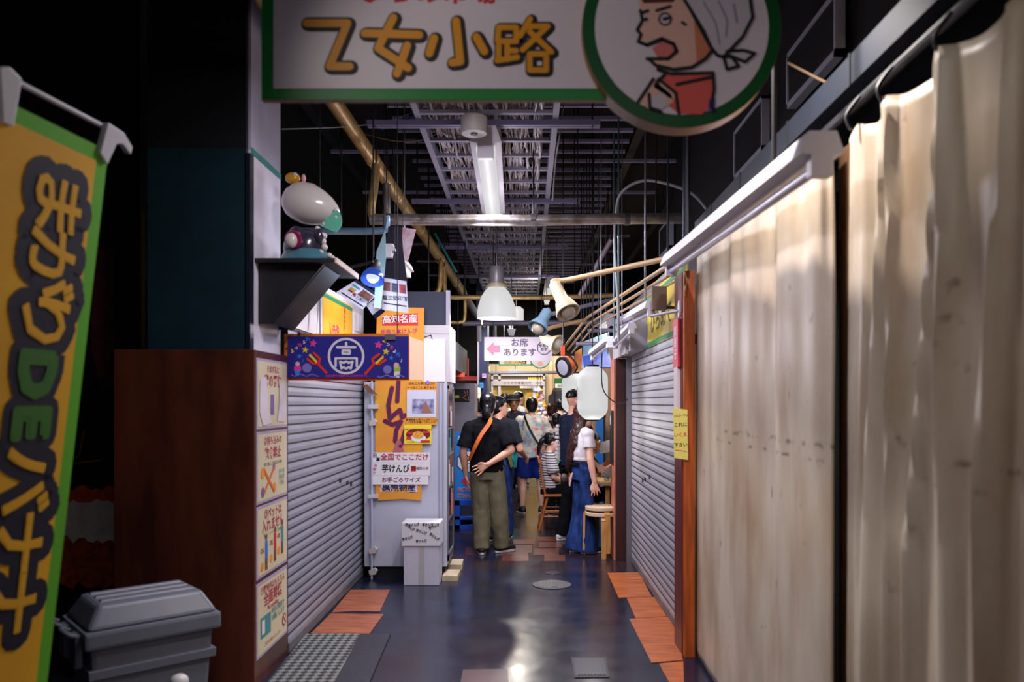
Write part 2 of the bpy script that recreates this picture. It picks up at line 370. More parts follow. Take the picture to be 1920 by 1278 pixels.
def curtain(label, y0, y1, x, ztop, fold, hooks):
    t = thing('canvas_curtain', label, 'curtain', (x, (y0+y1)/2, 0))
    ny, nz = int((y1-y0)*46), 60; vs = []; fs = []
    for i in range(ny+1):
        y = y0+(y1-y0)*i/ny; dip = 0
        if hooks:
            hs = sorted(hooks); a = max([h for h in hs if h <= y+1e-6], default=hs[0]-.4); c = min([h for h in hs if h > y-1e-6], default=hs[-1]+.4)
            tt = (y-a)/max(c-a, 1e-3); dip = .035*math.sin(PI*min(max(tt, 0), 1))
        for j in range(nz+1):
            q = j/nz; z = .01+(ztop-dip-.01)*q
            dx = fold(y, q)
            vs.append((x+dx, y, z))
    for i in range(ny):
        for j in range(nz):
            a = i*(nz+1)+j; fs.append((a, a+1, a+nz+2, a+nz+1))
    b = MB(); b.add(vs, fs); o = b.build('canvas_sheet', CANVAS, t, smooth=True)
    md = o.modifiers.new('thickness', 'SOLIDIFY'); md.thickness = .004
    if hooks:
        for h in hooks: MB().tube(bez([(x-.01, h, ztop-.02), (x-.02, h+.01, ztop+.03), (x+.02, h, ztop+.09)]), .006, 8).build('hook_cord', DARK, t)
    return t
def fold1(y, q):
    s = 0
    for f, a, ph, dr in ((9, .010, .4, 1.6), (16, .007, 1.7, -1.2), (27, .004, .2, 2), (5, .012, 2.2, .5)):
        s += a*math.sin(f*(y+.06*dr*(1-q))+ph)
    near = 1 if y < 3.9 else max(.35, 1-(y-3.9))
    return s*near*(.35+.8*q)+.006*noise.noise(V((y*2, q*4, 1)))
PLEATS = [(2.62, 2.66, .03, .04, .04), (2.45, 2.54, .02, .06, .06), (2.43, 2.35, .016, .045, .07), (2.11, 2.26, .016, .04, .07), (2.10, 2.05, .016, .06, .065), (1.82, 1.88, .03, .05, .085), (1.73, 1.68, .02, .06, .06),
          (1.36, 1.48, .03, .05, .07), (1.34, 1.24, .02, .06, .06), (.96, 1.05, .03, .05, .07), (.94, .86, .03, .06, .06), (.6, .64, .03, .06, .06)]
def fold2(y, q):
    s = .006*math.sin(31*y+3*q)+.008*math.sin(17*(y+.1*q))
    for yt, yb, wt, wb, d in PLEATS:               # gathered pleats fanning down from the hooks
        e = min(1, (1-q)*1.9); u = (y-(yt+(yb-yt)*e))/(wt+(wb-wt)*e); s -= d*(.4+.5*min(1, (1-q)*2.5))/(1+u*u)**1.3
    return s+.03+.012*noise.noise(V((y*1.8, q*3, 5)))
H2 = [2.68, 2.44, 2.1, 1.74, 1.35, .95, .55]
curtain('beige canvas curtain under the long tube fixture, beside the orange post', 2.8, 5.05, 1.07, 2.52, fold1, None)
curtain('beige canvas curtain hung from cords at the near right, deeply folded', (.5), 2.77, 1.1, 2.54, fold2, H2)
struct(box('post_brown', (1.12, 2.66, 0), (1.2, 2.86, 2.5), M('post_wood', (104, 70, 42), .5, vary=.4, stretch=(5, 5, .5))))
struct(MB().tube([(1.15, .3, 2.64), (1.15, 5.3, 2.64)], .02, 10).build('curtain_rail_pipe', DARK))
struct(box('beam_duct', (1.18, .3, 2.76), (1.5, 5.6, 2.87), M('duct_blue', (20, 27, 42), .6, vary=.2)))
struct(box('wall_upper_right', (1.56, .3, 2.66), (1.66, 9, 4.4), BLACK))
b = MB()
for y in (1.5, 2.2, 2.9, 3.6, 4.4, 5.1): b.box((1.175, y, 2.755), (1.18, y+.012, 2.875))
struct(b.build('trim_5', INK))
def louvre(label, x, y0, y1, z0, z1):
    t = thing('wall_screen', label, 'screen', (x, (y0+y1)/2, z0), 'dark framed screens on the upper right wall')
    box('panel', (x, y0+.02, z0+.02), (x+.05, y1-.02, z1-.02), INK, t)
    b = MB(); b.box((x-.01, y0, z0), (x+.04, y1, z0+.035)); b.box((x-.01, y0, z1-.02), (x+.04, y1, z1)); b.box((x-.01, y0, z0), (x+.04, y0+.02, z1)); b.box((x-.01, y1-.02, z0), (x+.04, y1, z1))
    b.build('frame', M('frame_grey', (186, 190, 206), .4), t)
louvre('dark framed screen high on the right wall, behind the round sign edge', 1.5, 3.85, 4.58, 3.28, 3.6)
louvre('dark framed screen on the right wall, just below the round sign', 1.5, 5.05, 5.75, 3.2, 3.55)
louvre('small dark framed screen on the right, above the far end of the tube fixture', 1.5, 8.35, 9.0, 3.22, 3.55)

# ------------------------------------------------------------------ fluorescent fixtures
def fixture(label, p, q, wd=.13, lit=False, group=None, name='tube_light'):
    p, q = V(p), V(q); t = thing(name, label, 'light fixture', (p+q)/2, group); d = (q-p).normalized(); u = d.cross(V((0, 0, 1))).normalized(); up = u.cross(d)
    sec = [(-.5, 0), (-.32, .5), (.32, .5), (.5, 0), (.12, -.06), (-.12, -.06)]
    MB().prism([p+u*a*wd+up*b*wd for a, b in sec], q-p).build('housing', TUBEW, t, bevel=.004)
    MB().tube([p+d*.05-up*wd*(.16 if lit else .28), q-d*.05-up*wd*(.16 if lit else .28)], wd*(.31 if lit else .13), 12).build('fluorescent_tube', GLOW if lit else M('tube_glass', (206, 204, 222), .2), t, smooth=True)
    for e, s in ((p, 1), (q, -1)): MB().bar(e+d*s*.0-up*wd*.26, e+d*s*.05-up*wd*.26, wd*.5, wd*.5).build('socket', TUBEW, t, bevel=.004)
    return t
t = fixture('lit white tube fixture hung lengthwise under the cable tray', (-.27, 5.18, 3.3), (-.3, 7.15, 3.3), .21, True)
for y in (5.5, 6.9): tube('drop_rod', [(-.27, y, 3.35), (-.27, y, 4.4)], .006, STEEL, t)
t = fixture('long unlit tube fixture in front of the beige canvas curtain', (.9, 2.42, 2.36), (.9, 5.0, 2.46), .135)
tube('drop_rod', [(.9, 2.9, 2.4), (.9, 2.9, 4.4)], .009, DARK, t); tube('drop_rod', [(.96, 4.75, 2.5), (.96, 4.75, 4.4)], .013, DARK, t)
fx = fixture('middle unlit tube fixture on the right, over the silver shutter', (.87, 5.55, 2.26), (.93, 8.1, 2.39), .11)
tube('drop_rod', [(.87, 5.85, 2.3), (.87, 5.85, 4.4)], .008, STEEL, fx)
box('ballast_box', (.86, 5.46, 2.24), (.96, 5.53, 2.4), M('card_brown', (120, 98, 84), .7), fx)
t2 = fixture('short tube fixture on the right, above the white lanterns', (.72, 6.9, 2.13), (.62, 7.5, 2.05), .1)
tube('drop_rod', [(.67, 7.2, 2.1), (.67, 7.2, 4.4)], .006, STEEL, t2)
t2 = fixture('small tube fixture on the right, tucked under the middle fixture', (.87, 6.6, 2.22), (.84, 7.6, 2.16), .09)
tube('drop_rod', [(.86, 7.2, 2.2), (.86, 7.2, 4.4)], .006, STEEL, t2)
for y in (.2, -1.6):  # unseen tubes put in behind the camera to front-light the big sign
    t2 = fixture('unseen tube fixture added over the passage behind the viewpoint', (-.55, y, 3.16), (.75, y, 3.16), .14, True, 'unseen tube fixtures behind the viewpoint')
    tube('drop_rod', [(.1, y, 3.2), (.1, y, 4.4)], .006, STEEL, t2)
t2 = fixture('added tube fixture, unseen behind the big green-framed sign', (-.4, 3.15, 3.36), (-.4, 4.05, 3.36), .14, True)  # unseen tube added to light the middle of the passage from the front
tube('drop_rod', [(-.4, 3.6, 3.4), (-.4, 3.6, 4.4)], .006, STEEL, t2)
for x0, y0, y1, z in ((.3, 10.3, 12.1, 3.16), (-.3, 13.4, 15, 3.06)):
    t2 = fixture('lit tube fixture far down the passage near the ceiling' if x0 > 0 else 'farthest lit tube fixture above the distant crowd', (x0, y0, z), (x0, y1, z), .14, True)
    tube('drop_rod', [(x0, y0+.5, z), (x0, y0+.5, 4.4)], .006, STEEL, t2)
t2 = fixture('short fixture over the dining table beside the dark post', (.95, 9.15, 2.56), (.95, 10.05, 2.56), .14, True)
tube('drop_rod', [(.95, 9.6, 2.6), (.95, 9.6, 4.4)], .006, STEEL, t2)
t2 = fixture('tube fixture on the left above the white shutter', (-1.0, 5.75, 2.7), (-1.0, 6.7, 2.7), .1, True)
tube('drop_rod', [(-1.0, 6.5, 2.7), (-1.0, 6.5, 4.4)], .006, STEEL, t2)
t = thing('unseen_spot', 'small black spot added out of view at the near left to light the curtain', 'lamp', (-1.2, 1.3, 3.3))  # out-of-view spot put in as warm fill for the canvas curtain
MB().tube([(-1.34, 1.21, 3.4), (-1.23, 1.32, 3.33)], .06, 16).build('housing', DARK, t, smooth=True); tube('drop_rod', [(-1.34, 1.21, 3.4), (-1.34, 1.21, 4.4)], .01, DARK, t)

t = thing('unseen_spot', 'small black spot added out of view over the canvas curtain, behind the round sign', 'lamp', (.6, 2.9, 3.4))  # out-of-view spot added above the frame as the curtain's main light
MB().tube([(.59, 2.93, 3.47), (.615, 2.95, 3.36)], .06, 16).build('housing', DARK, t, smooth=True); tube('drop_rod', [(.59, 2.93, 3.47), (.59, 2.93, 4.4)], .01, DARK, t)

# ------------------------------------------------------------------ cable tray
TZ, TX0, TX1 = 3.5, -.72, .19
def tray(label, y0, y1, first):
    t = thing('cable_tray', label, 'cable tray', (0, (y0+y1)/2, TZ), 'cable tray sections down the passage')
    for x in (TX0, TX1): box('side_rail', (x-.02, y0, TZ-.01), (x+.02, y1, TZ+.09), LILACM, t)
    n = int((y1-y0)/.36)
    for i in range(n+1): box('rung', (TX0, y0+.05+i*.36, TZ-.005), (TX1, y0+.085+i*.36, TZ+.02), LILACM, t)
    for y in (y0+.02, y1-.02):
        box('cross_bar', (TX0-.35, y-.015, TZ-.045), (TX1+.3, y+.015, TZ-.01), M('strut', (120, 114, 146), .5, .3), t)
        for x in (TX0-.3, TX1+.25): tube('hanger_rod', [(x, y, TZ-.05), (x, y, 4.4)], .005, DARK, t)
ys = [3.0, 5.35, 7.4, 9.6, 11.8, 14.0]
for i, (a, c) in enumerate(zip(ys, ys[1:])):
    tray(['cable tray section just behind the big green-framed sign', 'cable tray section over the lit tube fixture', 'cable tray section beyond the wrapped cross pipe', 'cable tray section above the bell lamp', 'farthest cable tray section over the passage'][i], a, c, i == 0)
b = MB()
for i in range(80):
    x = TX0+.05+(TX1-TX0-.1)*random.random(); pts = []; y = 3.05; z0 = TZ+.03+random.random()*.05
    while y < 14:
        pts.append((x+random.uniform(-.013, .013), y, z0+random.choice((-.015, -.03, .02))+random.uniform(-.01, .01))); y += .17
    b.tube(pts, random.uniform(.0045, .008), 5)
tag(b.build('tray_cables', M('cable_sheath', (226, 218, 226), .4, c2=(150, 130, 118), scale=6)), 'bundle of pale cables lying along the cable tray', 'cables', kind='stuff')

t = thing('ceiling_speaker', 'round pale speaker hung under the cable tray, near the lit tube', 'speaker', PX(889, 238, 4.95))
c = PX(889, 236, 4.95)
MB().lathe(c-V((0, 0, .05)), [(.0, 0), (.078, 0), (.083, .008), (.083, .1), (.07, .11), (.0, .11)], 28).build('housing', M('speaker_cream', (178, 172, 166), .5), t, smooth=True)
MB().lathe(c-V((0, 0, .056)), [(.0, 0), (.022, 0), (.022, .01), (.0, .01)], 16).build('cone', INK, t)
tube('drop_rod', [c+V((0, 0, .05)), (c.x, c.y, 3.5)], .006, STEEL, t)

# ------------------------------------------------------------------ pipes
def pipe(label, pts, r, mat, nm='pipe', brackets=()):
    pts = [V(p) for p in pts]; t = thing(nm, label, 'pipe', pts[0])
    tube('pipe_run', pts, r, mat, t, 14)
    for p in brackets:
        p = V(p); tube('hanger_rod', [p, (p.x, p.y, 4.4)], .006, DARK, t)
    return t
pd0, pd1 = PX(622, 185, 5.35), PX(868, 548, 10.8)
def mb_collars(t, pts, r, mat):
    for p, d in pts: MB().tube([V(p)-V(d).normalized()*.02, V(p)+V(d).normalized()*.02], r, 14).build('collar', mat, t, smooth=True)
t = pipe('thick gold wrapped pipe slanting down along the left ceiling', [pd0-(pd1-pd0)*.25, pd0, pd1], .056, GOLD, brackets=(pd0+(pd1-pd0)*.3, pd0+(pd1-pd0)*.8))
mb_collars(t, [(pd0+(pd1-pd0)*f, pd1-pd0) for f in (.18, .33, .5, .7, .9)], .06, M('pipe_band', (222, 190, 130), .4, .4))
tube('pipe_tail', [pd1, PX(905, 610, 12)], .05, M('pipe_grey', (120, 118, 130), .5, .3), t)
t = pipe('foil wrapped pipe crossing the whole passage below the lit tube', [PX(694, 411, 6.1), PX(800, 412, 6.1), PX(1000, 413, 6.1), PX(1160, 410, 6.1), PX(1282, 409, 6.1)], .042, FOIL, brackets=(PX(1000, 413, 6.1), PX(1230, 409, 6.1)))
mb_collars(t, [(PX(x, 411, 6.1), (1, 0, 0)) for x in (727, 1000, 1176)], .046, M('pipe_tape', (90, 86, 92), .4, .6))
pipe('short gold pipe dropping into the left end of the cross pipe', bez([PX(705, 308, 6.1), PX(702, 350, 6.1), PX(696, 395, 6.1), PX(706, 411, 6.1), PX(735, 412, 6.1)]), .032, GOLD, brackets=(PX(705, 310, 6.1),))
pipe('short dark foil pipe beside the gold drop pipe', [PX(725, 345, 6.25), PX(725, 405, 6.25)], .032, FOIL, brackets=(PX(725, 346, 6.25),))
pipe('thin pale blue pipe to the left of the cross pipe', bez([PX(560, 433, 6.0), PX(640, 433, 6.0), PX(715, 432, 6.0), PX(725, 420, 6.0), PX(725, 405, 6.0)], 5), .026, M('pipe_blue', (120, 150, 175), .3, .5), brackets=(PX(640, 433, 6.0),))
pipe('teal rod leaning below the gold wrapped pipe', [PX(815, 437, 9), PX(856, 510, 9)], .014, M('teal_rod', (40, 130, 130), .5), brackets=(PX(815, 438, 9),))
pipe('gold bent pipe rising from the left shop front', bez([PX(700, 551, 9), PX(800, 551, 9), PX(820, 547, 9), PX(825, 530, 9), PX(827, 490, 9)], 5), .03, GOLD, brackets=(PX(827, 492, 9),))
pipe('gold bent pipe running behind the bell lamp to the right', bez([PX(833, 500, 9.2), PX(834, 545, 9.2), PX(842, 557, 9.2), PX(900, 557, 9.2), PX(1000, 558, 9.2), PX(1150, 553, 9.2)], 5), .028, GOLD, brackets=(PX(833, 502, 9.2), PX(1100, 555, 9.2)))
pipe('thin gold pipe looped below the bent gold pipe', bez([PX(845, 604, 9.3), PX(862, 604, 9.3), PX(871, 598, 9.3), PX(872, 560, 9.3)], 5), .02, GOLD, brackets=(PX(872, 560, 9.3),))
pipe('lilac cross pipe above the arrow sign', [PX(868, 606, 10.2), PX(1140, 604, 10.2)], .033, LILACM, brackets=(PX(870, 606, 10.2), PX(1090, 604, 10.2)))
pipe('left white post hanging beside the arrow sign', [PX(898, 608, 10.3), PX(898, 640, 10.3)], .03, WHITE, brackets=(PX(898, 609, 10.3),))
pipe('right white post hanging behind the bell lamp', [PX(929, 600, 10.3), PX(929, 640, 10.3)], .014, WHITE, brackets=(PX(929, 601, 10.3),))
pipe('slanting pale pipe with a clamp at the upper right', [PX(1147, 448, 8.3), PX(1088, 552, 8.8)], .028, M('pipe_mauve', (166, 150, 160), .5, .2), brackets=(PX(1147, 449, 8.3),))
rodm = M('threaded_rod', (96, 116, 124), .4, .5); rodd = M('rod_dark', (40, 46, 60), .4, .5)
for lb, px, y0, y1, Y, r, mt in (('thin steel rod hanging beside the grey cable', 1160, 150, 600, 6.6, .008, rodm), ('steel rod hanging from the ceiling left of the grey cable', 1151, 150, 640, 7.2, .008, rodm),
        ('dark rod hanging above the far end of the beige curtain', 1284, 200, 480, 5.3, .016, rodd), ('thin rod hanging over the slanting pale pipe', 1106, 420, 640, 8.6, .006, rodm),
        ('thin rod hanging beside the cream spotlight arm', 1122, 240, 640, 8.2, .007, rodm), ('pale thin rod hanging near the right edge of the cable tray', 1025, 470, 552, 9.2, .006, M('rod_brass', (150, 130, 90), .4, .4)),
        ('dark rod hanging right of the cable tray', 1083, 260, 400, 7.0, .006, rodd)):
    a, c = PX(px, y1, Y), PX(px, y0, Y); c.z = 4.4
    tag(tube('hanging_rod', [a, c], r, mt), lb, 'rod')
def cable(label, pts, r, mat): return tag(tube('cable', bez(pts, 6), r, mat, n=6), label, 'cable')
GREYC = M('grey_cable', (150, 150, 156), .5)
cable('grey cable arching over the rods at the upper right', [PX(1160, 640, 6.5), PX(1158, 560, 6.5), PX(1153, 470, 6.5), PX(1154, 405, 6.5), PX(1166, 360, 6.4), PX(1213, 338, 6.3), PX(1290, 358, 6.1), PX(1325, 392, 6)], .012, GREYC)
cable('thin pale cable sagging across the dark left ceiling', [PX(528, 242, 5.2), PX(640, 238, 5.6), PX(720, 228, 6), PX(790, 205, 6.4)], .004, GREYC)
cable('yellowish cable sagging below the gold pipe', [PX(680, 250, 6.2), PX(740, 264, 6.2), PX(790, 262, 6.2), PX(830, 245, 6.2)], .005, M('yellow_cable', (120, 104, 60), .5))
cable('blue cable at the left of the cable tray', [PX(715, 242, 6), PX(750, 232, 6), PX(782, 210, 6.1)], .006, M('blue_cable', (40, 70, 150), .5))
cable('pale cord dangling right of the cable tray', [PX(1058, 190, 5.6), PX(1048, 262, 5.6), PX(1042, 300, 5.8), PX(1036, 376, 6)], .006, GREYC)
cable('tan cable drooping at the right of the big sign', [PX(1478, 118, 3.6), PX(1540, 150, 3.4), PX(1595, 175, 3.2)], .006, M('tan_cable', (92, 72, 52), .5))
cable('black cord looping from the lantern to the dark post', [PX(1130, 640, 7.5), PX(1128, 690, 7.45), PX(1131, 730, 7.42), PX(1150, 752, 7.5), PX(1168, 756, 7.8), PX(1176, 748, 7.96)], .006, M('black_cord', (40, 32, 48), .5))
for i, (dx, dz, lb) in enumerate(((0, 0, 'upper tan conduit'), (.03, -.05, 'middle tan conduit'), (.07, -.09, 'lower tan conduit'))):
    pipe(lb+' running above the right fixtures to the work lamp', [PX(1262, 492, 5.2)+V((dx, 0, dz)), PX(1100, 596, 8)+V((dx, 0, dz)), PX(1060, 648, 9.4)+V((dx, 0, dz))], .015-.003*i, M('conduit', (186, 152, 112), .4, .2), 'conduit', brackets=(PX(1100, 596, 8)+V((dx, 0, dz)),))
pipe('pale upper conduit bracket arm above the white lanterns', [PX(1102, 619, 8.2), PX(1180, 619, 8.2)], .02, LILACM, 'bracket_arm', brackets=(PX(1110, 619, 8.2),))
pipe('pale lower conduit bracket arm above the white lanterns', [PX(1080, 644, 8.4), PX(1150, 644, 8.4)], .02, LILACM, 'bracket_arm', brackets=(PX(1090, 644, 8.4),))

# ------------------------------------------------------------------ lamps
t = thing('bell_lamp', 'large lit white bell lamp hung in the middle of the passage', 'lamp', PX(931, 560, 8.2))
c = PX(931, 597, 8.2)
MB().lathe(c, [(.0, .012), (.19, .008), (.2, 0), (.2, .05), (.19, .13), (.16, .22), (.12, .285), (.08, .32), (0, .325)], 32).build('lamp_shade', GLOW, t, smooth=True)
MB().lathe(c, [(.11, .318), (.11, .34), (.085, .345), (.085, .36)], 24).build('collar', CREAM, t, smooth=True)
MB().lathe(c, [(0, .355), (.074, .355), (.078, .37), (.078, .52), (.07, .535), (0, .535)], 24).build('ballast', M('ballast_grey', (160, 156, 164), .4, .3), t, smooth=True)
tube('drop_rod', [c+V((0, 0, .53)), (c.x, c.y, 4.4)], .01, STEEL, t)
tube('pull_cord', [c+V((-.15, 0, -.06)), c+V((-.15, 0, .02))], .006, CREAM, t)
light('AREA', c-V((0, 0, .02)), 30, LILAC, (.34, .34)); light('POINT', c-V((0, 0, .2)), 28, LILAC, (.12,))
for px, py, Y, w_, lb in ((968, 590, 13, .12, 'small white lamp behind the bell lamp, on its right'), (946, 590, 13, .09, 'smaller white lamp just behind the bell lamp rim')):
    c = PX(px, py, Y); t = thing('pendant_lamp', lb, 'lamp', c)
    MB().lathe(c, [(0, -.12), (w_, -.12), (w_, .09), (w_*.6, .13), (0, .13)], 20).build('lamp_shade', GLOW, t, smooth=True)
    tube('drop_rod', [c+V((0, 0, .12)), (c.x, c.y, 4.4)], .008, STEEL, t)
    light('AREA', c-V((0, 0, .13)), 30, WARM, (.15, .15))
t = thing('floodlight', 'small white floodlight just above the arrow sign', 'lamp', PX(959, 622, 9.6))
c = PX(959, 622, 9.6)
MB().prism([c+V((-.055, 0, .04)), c+V((.055, 0, .04)), c+V((.03, 0, -.045)), c+V((-.03, 0, -.045))], (0, .06, 0)).build('housing', WHITE, t, bevel=.004)
tube('drop_rod', [c+V((0, .03, .04)), (c.x, c.y+.03, 4.4)], .006, STEEL, t)
def spotlight(label, neck, mouth, r, arm, mat, glass=True):
    neck, mouth = V(neck), V(mouth); t = thing('spotlight', label, 'spotlight', neck, 'arm spotlights on the right'); d = (mouth-neck).normalized(); L = (mouth-neck).length
    MB().lathe(neck, [(0, -.03*L), (r*.5, 0), (r*.55, L*.55), (r*.62, L*.6), (r*.72, L*.66), (r, L*.95), (r*1.02, L), (r*.9, L*1.0), (r*.6, L*.86), (0, L*.8)], 24, d).build('lamp_shade', mat, t, smooth=True)
    MB().sphere(mouth-d*r*.12, r*.62).build('bulb', M('bulb_glass', (190, 180, 160), .15), t, smooth=True)
    tube('arm', bez([neck+d*L*.05, neck-d*L*.12]+[V(a) for a in arm], 6), r*.2, M('arm_tan', (206, 168, 118), .4) if mat == CREAM else LILACM, t)
    e = V(arm[-1]); tube('hanger_rod', [e, (e.x, e.y, 4.4)], .006, DARK, t)
spotlight('upper cream spotlight on a long arm below the cross pipe', PX(1040, 533, 6.2), PX(1066, 586, 6.05), .095, [PX(1066, 524, 6.2), PX(1150, 506, 5.9), PX(1252, 484, 5.4)], CREAM)
spotlight('grey-blue spotlight left of the cream ones, pointing down left', PX(1026, 584, 7.5), PX(1008, 616, 7.4), .1, [PX(1036, 588, 7.6), PX(1090, 575, 7.9), PX(1155, 560, 8.2)], M('spot_blue', (110, 140, 160), .4))
spotlight('lower cream spotlight beside the arrow sign', PX(1019, 634, 8.0), PX(1046, 646, 7.9), .1, [PX(1018, 622, 8), PX(1034, 614, 8), PX(1095, 600, 8.2)], CREAM)
t = thing('work_lamp', 'round orange work lamp hooked above the lanterns', 'lamp', PX(1066, 685, 7.3))
c = PX(1062, 687, 7.3); d = V((-.8, -.6, -.25)).normalized()
MB().lathe(c, [(0, .06), (.055, .06), (.085, .03), (.09, -.03), (.088, -.03), (0, -.03)], 26, -d).build('housing', M('orange_plastic', (206, 96, 30), .4), t, smooth=True)
MB().lathe(c+d*.02, [(.08, 0), (.098, 0), (.098, .03), (.08, .03), (.08, 0)], 26, d).build('rim', INK, t, smooth=True)
MB().lathe(c+d*.03, [(0, 0), (.08, 0), (.07, .02), (0, .025)], 26, d).build('lens', M('lens', (190, 190, 206), .2), t, smooth=True)
tube('handle', bez([c+V((.05, .02, -.07)), c+V((.1, .02, 0)), c+V((.03, .02, .1)), c+V((-.03, 0, .13))], 6), .01, INK, t)
box('clip', c+V((-.05, -.02, .1)), c+V((-.015, .02, .19)), M('clip_red', (214, 70, 30), .4), t)
tube('cord', [c+V((-.03, 0, .18)), PX(1056, 640, 7.4), (PX(1056, 640, 7.4).x, 7.4, 4.4)], .006, DARK, t)
def lantern(label, px, cy, Y, r, h):
    c = PX(px, cy, Y); t = thing('paper_lantern', label, 'lantern', c, 'lit paper lanterns')
    prof = []; n = 40
    for i in range(n+1):
        a = -1+2*i/n; rr = r*(1-.56*max(0, (abs(a)-.5)/.5)**2.4)+.0018*math.cos(i*PI); prof.append((rr, a*h/2))
    MB().lathe(c, [(0, -h/2)]+prof+[(0, h/2)], 36).build('paper_body', M('lantern_paper', (205, 205, 204), .6, emit=.95), t, smooth=True)
    MB().lathe(c, [(r*.42, h/2), (r*.42, h/2+.022), (0, h/2+.022)], 20).build('cap', INK, t)
    MB().lathe(c, [(r*.42, -h/2-.015), (r*.42, -h/2+.004), (0, -h/2+.004)], 20).build('base_ring', INK, t)
    tube('cord', [c+V((0, 0, h/2)), (c.x, c.y, 4.4)], .005, INK, t)
    pl = Plane(c+V((-r*.99, -.02, 0)), (0, -1, 0), (0, 0, 1))
    polys(pl, [[(0.0+math.cos(q)*.06, math.sin(q)*.07) for q in [i*PI/4+PI/8 for i in range(8)]]], 'emblem', M('lantern_mark', (120, 110, 130), .7), t, .003)
    light('POINT', c-V((0, 0, h/2+.08)), 7, (1, .96, .9), (.08,))
lantern('larger lit white paper lantern in front, beside the dark post', 1111, 737, 7.6, .146, .5)
lantern('farther lit white paper lantern, half behind the bigger one', 1077, 737, 9.75, .157, .48)

# blue clip lamp at the left
t = thing('clip_lamp', 'blue-rimmed lit clip lamp among the flyers on the left', 'lamp', PX(702, 505, 5.3))
c = PX(700, 516, 5.3); ax = V((.05, .5, .86)).normalized()
MB().lathe(c, [(.07, -.045), (.078, -.04), (.074, -.01), (.05, .03), (.03, .045), (.03, .04), (.045, .025), (.068, -.012), (.07, -.045)], 28, ax).build('lamp_shade', M('blue_glass', (70, 110, 235), .15, trans=.5, emit=.3), t, smooth=True)
MB().sphere(c-ax*.014, (.044, .044, .04)).build('bulb', M('bulb_lit', (214, 224, 232), .5, emit=1.0), t, smooth=True)
MB().lathe(c, [(0, .04), (.032, .04), (.036, .06), (.036, .1), (.02, .125), (0, .125)], 20, ax).build('socket', DARK, t, smooth=True)
tube('arm', [c+V((0, 0, .09)), c+V((-.16, .03, .06)), c+V((-.3, .05, .07))], .01, DARK, t)
tube('cord', [c+V((0, 0, .12)), (c.x, c.y, 4.4)], .005, DARK, t)
light('POINT', c-V((0, .0, .1)), 5, (.6, .72, 1), (.05,))
# ------------------------------------------------------------------ the big hanging sign
pl = Front(2.6); t = thing('hanging_sign', 'large green-framed hanging sign with yellow lettering and a round cartoon picture, nearest above', 'sign', PX(840, 60, 2.6))
SGN = M('sign_white', (228, 218, 234), .35); FRG = M('sign_green', (8, 132, 52), .4); FRGD = M('sign_dark_green', (6, 84, 38), .4); EDGE = M('sign_edge', (150, 104, 66), .5)
a, c = PX(490, 187, 2.6), PX(1240, -100, 2.6)
box('board', (a.x, 2.604, a.z), (c.x, 2.628, c.z), EDGE, t)
rects(pl, [(490, 187, 1240, -100)], 'border', FRG, t, -.001)
rects(pl, [(513, 166, 1236, -78)], 'panel', SGN, t, .001)
cc = (1278, 53); pr = Front(2.56)
MB().prism([pr.pt(u, v) for u, v in disc(*cc, 187, 56)], (0, .075, 0)).build('round_board', EDGE, t)
polys(pr, [disc(*cc, 186, 64)], 'round_border', FRGD, t, .002); polys(pr, [disc(*cc, 163, 64)], 'round_panel', SGN, t, .004)
k1 = [[(575, 44), (652, 44), (618, 125), (656, 125)], [(495/1.92+480, 34), (440/1.92+480, 91), (548/1.92+480, 128)], [(545/1.92+480, 86), (508/1.92+480, 139)], [(392/1.92+480, 63), (588/1.92+480, 66)],
      [(855, 40), (863, 116), (848, 118)], [(814, 72), (805, 101)], [(893, 70), (908, 97)],
      [(935, 52), (968, 52), (968, 78), (933, 78), (935, 52)], [(951, 80), (951, 112)], [(951, 96), (968, 96)], [(935, 86), (935, 112)], [(932, 114), (970, 108)],
      [(994, 36), (975, 68)], [(988, 50), (1027, 50), (980, 94)], [(993, 60), (1034, 98)], [(993, 102), (1024, 102), (1024, 132), (993, 132), (993, 102)]]
k1a, k1b = k1[:7], k1[7:]
GOLDP = M('sign_gold', (226, 150, 10), .5)
strokes(pl, k1a, 27, 'lettering_outline', INK, t, .002, (3, 2)); strokes(pl, k1b, 22, 'lettering_outline', INK, t, .002, (3, 2))
strokes(pl, k1a, 15, 'lettering', GOLDP, t, .003); strokes(pl, k1b, 10.5, 'lettering', GOLDP, t, .003)
text(pl, 'ひろめ市場', 802, -14, 52, RED, t, bold=.03, k=.002, name='red_lettering')
SK = M('cartoon_skin', (234, 186, 176), .6); SKD = M('cartoon_shade', (214, 130, 100), .6); CORAL = M('cartoon_coral', (230, 98, 92), .6); KER = M('cartoon_cloth', (206, 200, 216), .6)
face = [(1195, -8), (1200, 22), (1204, 40), (1194, 58), (1201, 66), (1196, 80), (1212, 86), (1240, 74), (1262, 84), (1268, 98), (1252, 112), (1216, 112), (1228, 124), (1262, 132), (1296, 128), (1322, 112), (1334, 96), (1318, 60), (1290, 14), (1276, -8)]
polys(pr, [face], 'face', SK, t, .006)
polys(pr, [[(1300, 40), (1320, 62), (1334, 96), (1322, 112), (1306, 122)]], 'cheek', SKD, t, .0065)
polys(pr, [[(1222, 92), (1242, 80), (1260, 88), (1264, 98), (1250, 110), (1230, 106)]], 'mouth', PINK, t, .007)
polys(pr, [[(1276, -20), (1290, 14), (1330, 88), (1344, 106), (1356, 108), (1392, 70), (1410, 34), (1404, -6), (1390, -30)], [(1362, 98), (1392, 96), (1414, 102), (1396, 118)], [(1356, 110), (1362, 132), (1384, 126), (1370, 108)]], 'kerchief', KER, t, .006)
polys(pr, [[(1196, -12), (1206, 8), (1262, 6), (1272, -12)]], 'fringe', M('cartoon_brown', (88, 36, 32), .6), t, .0065)
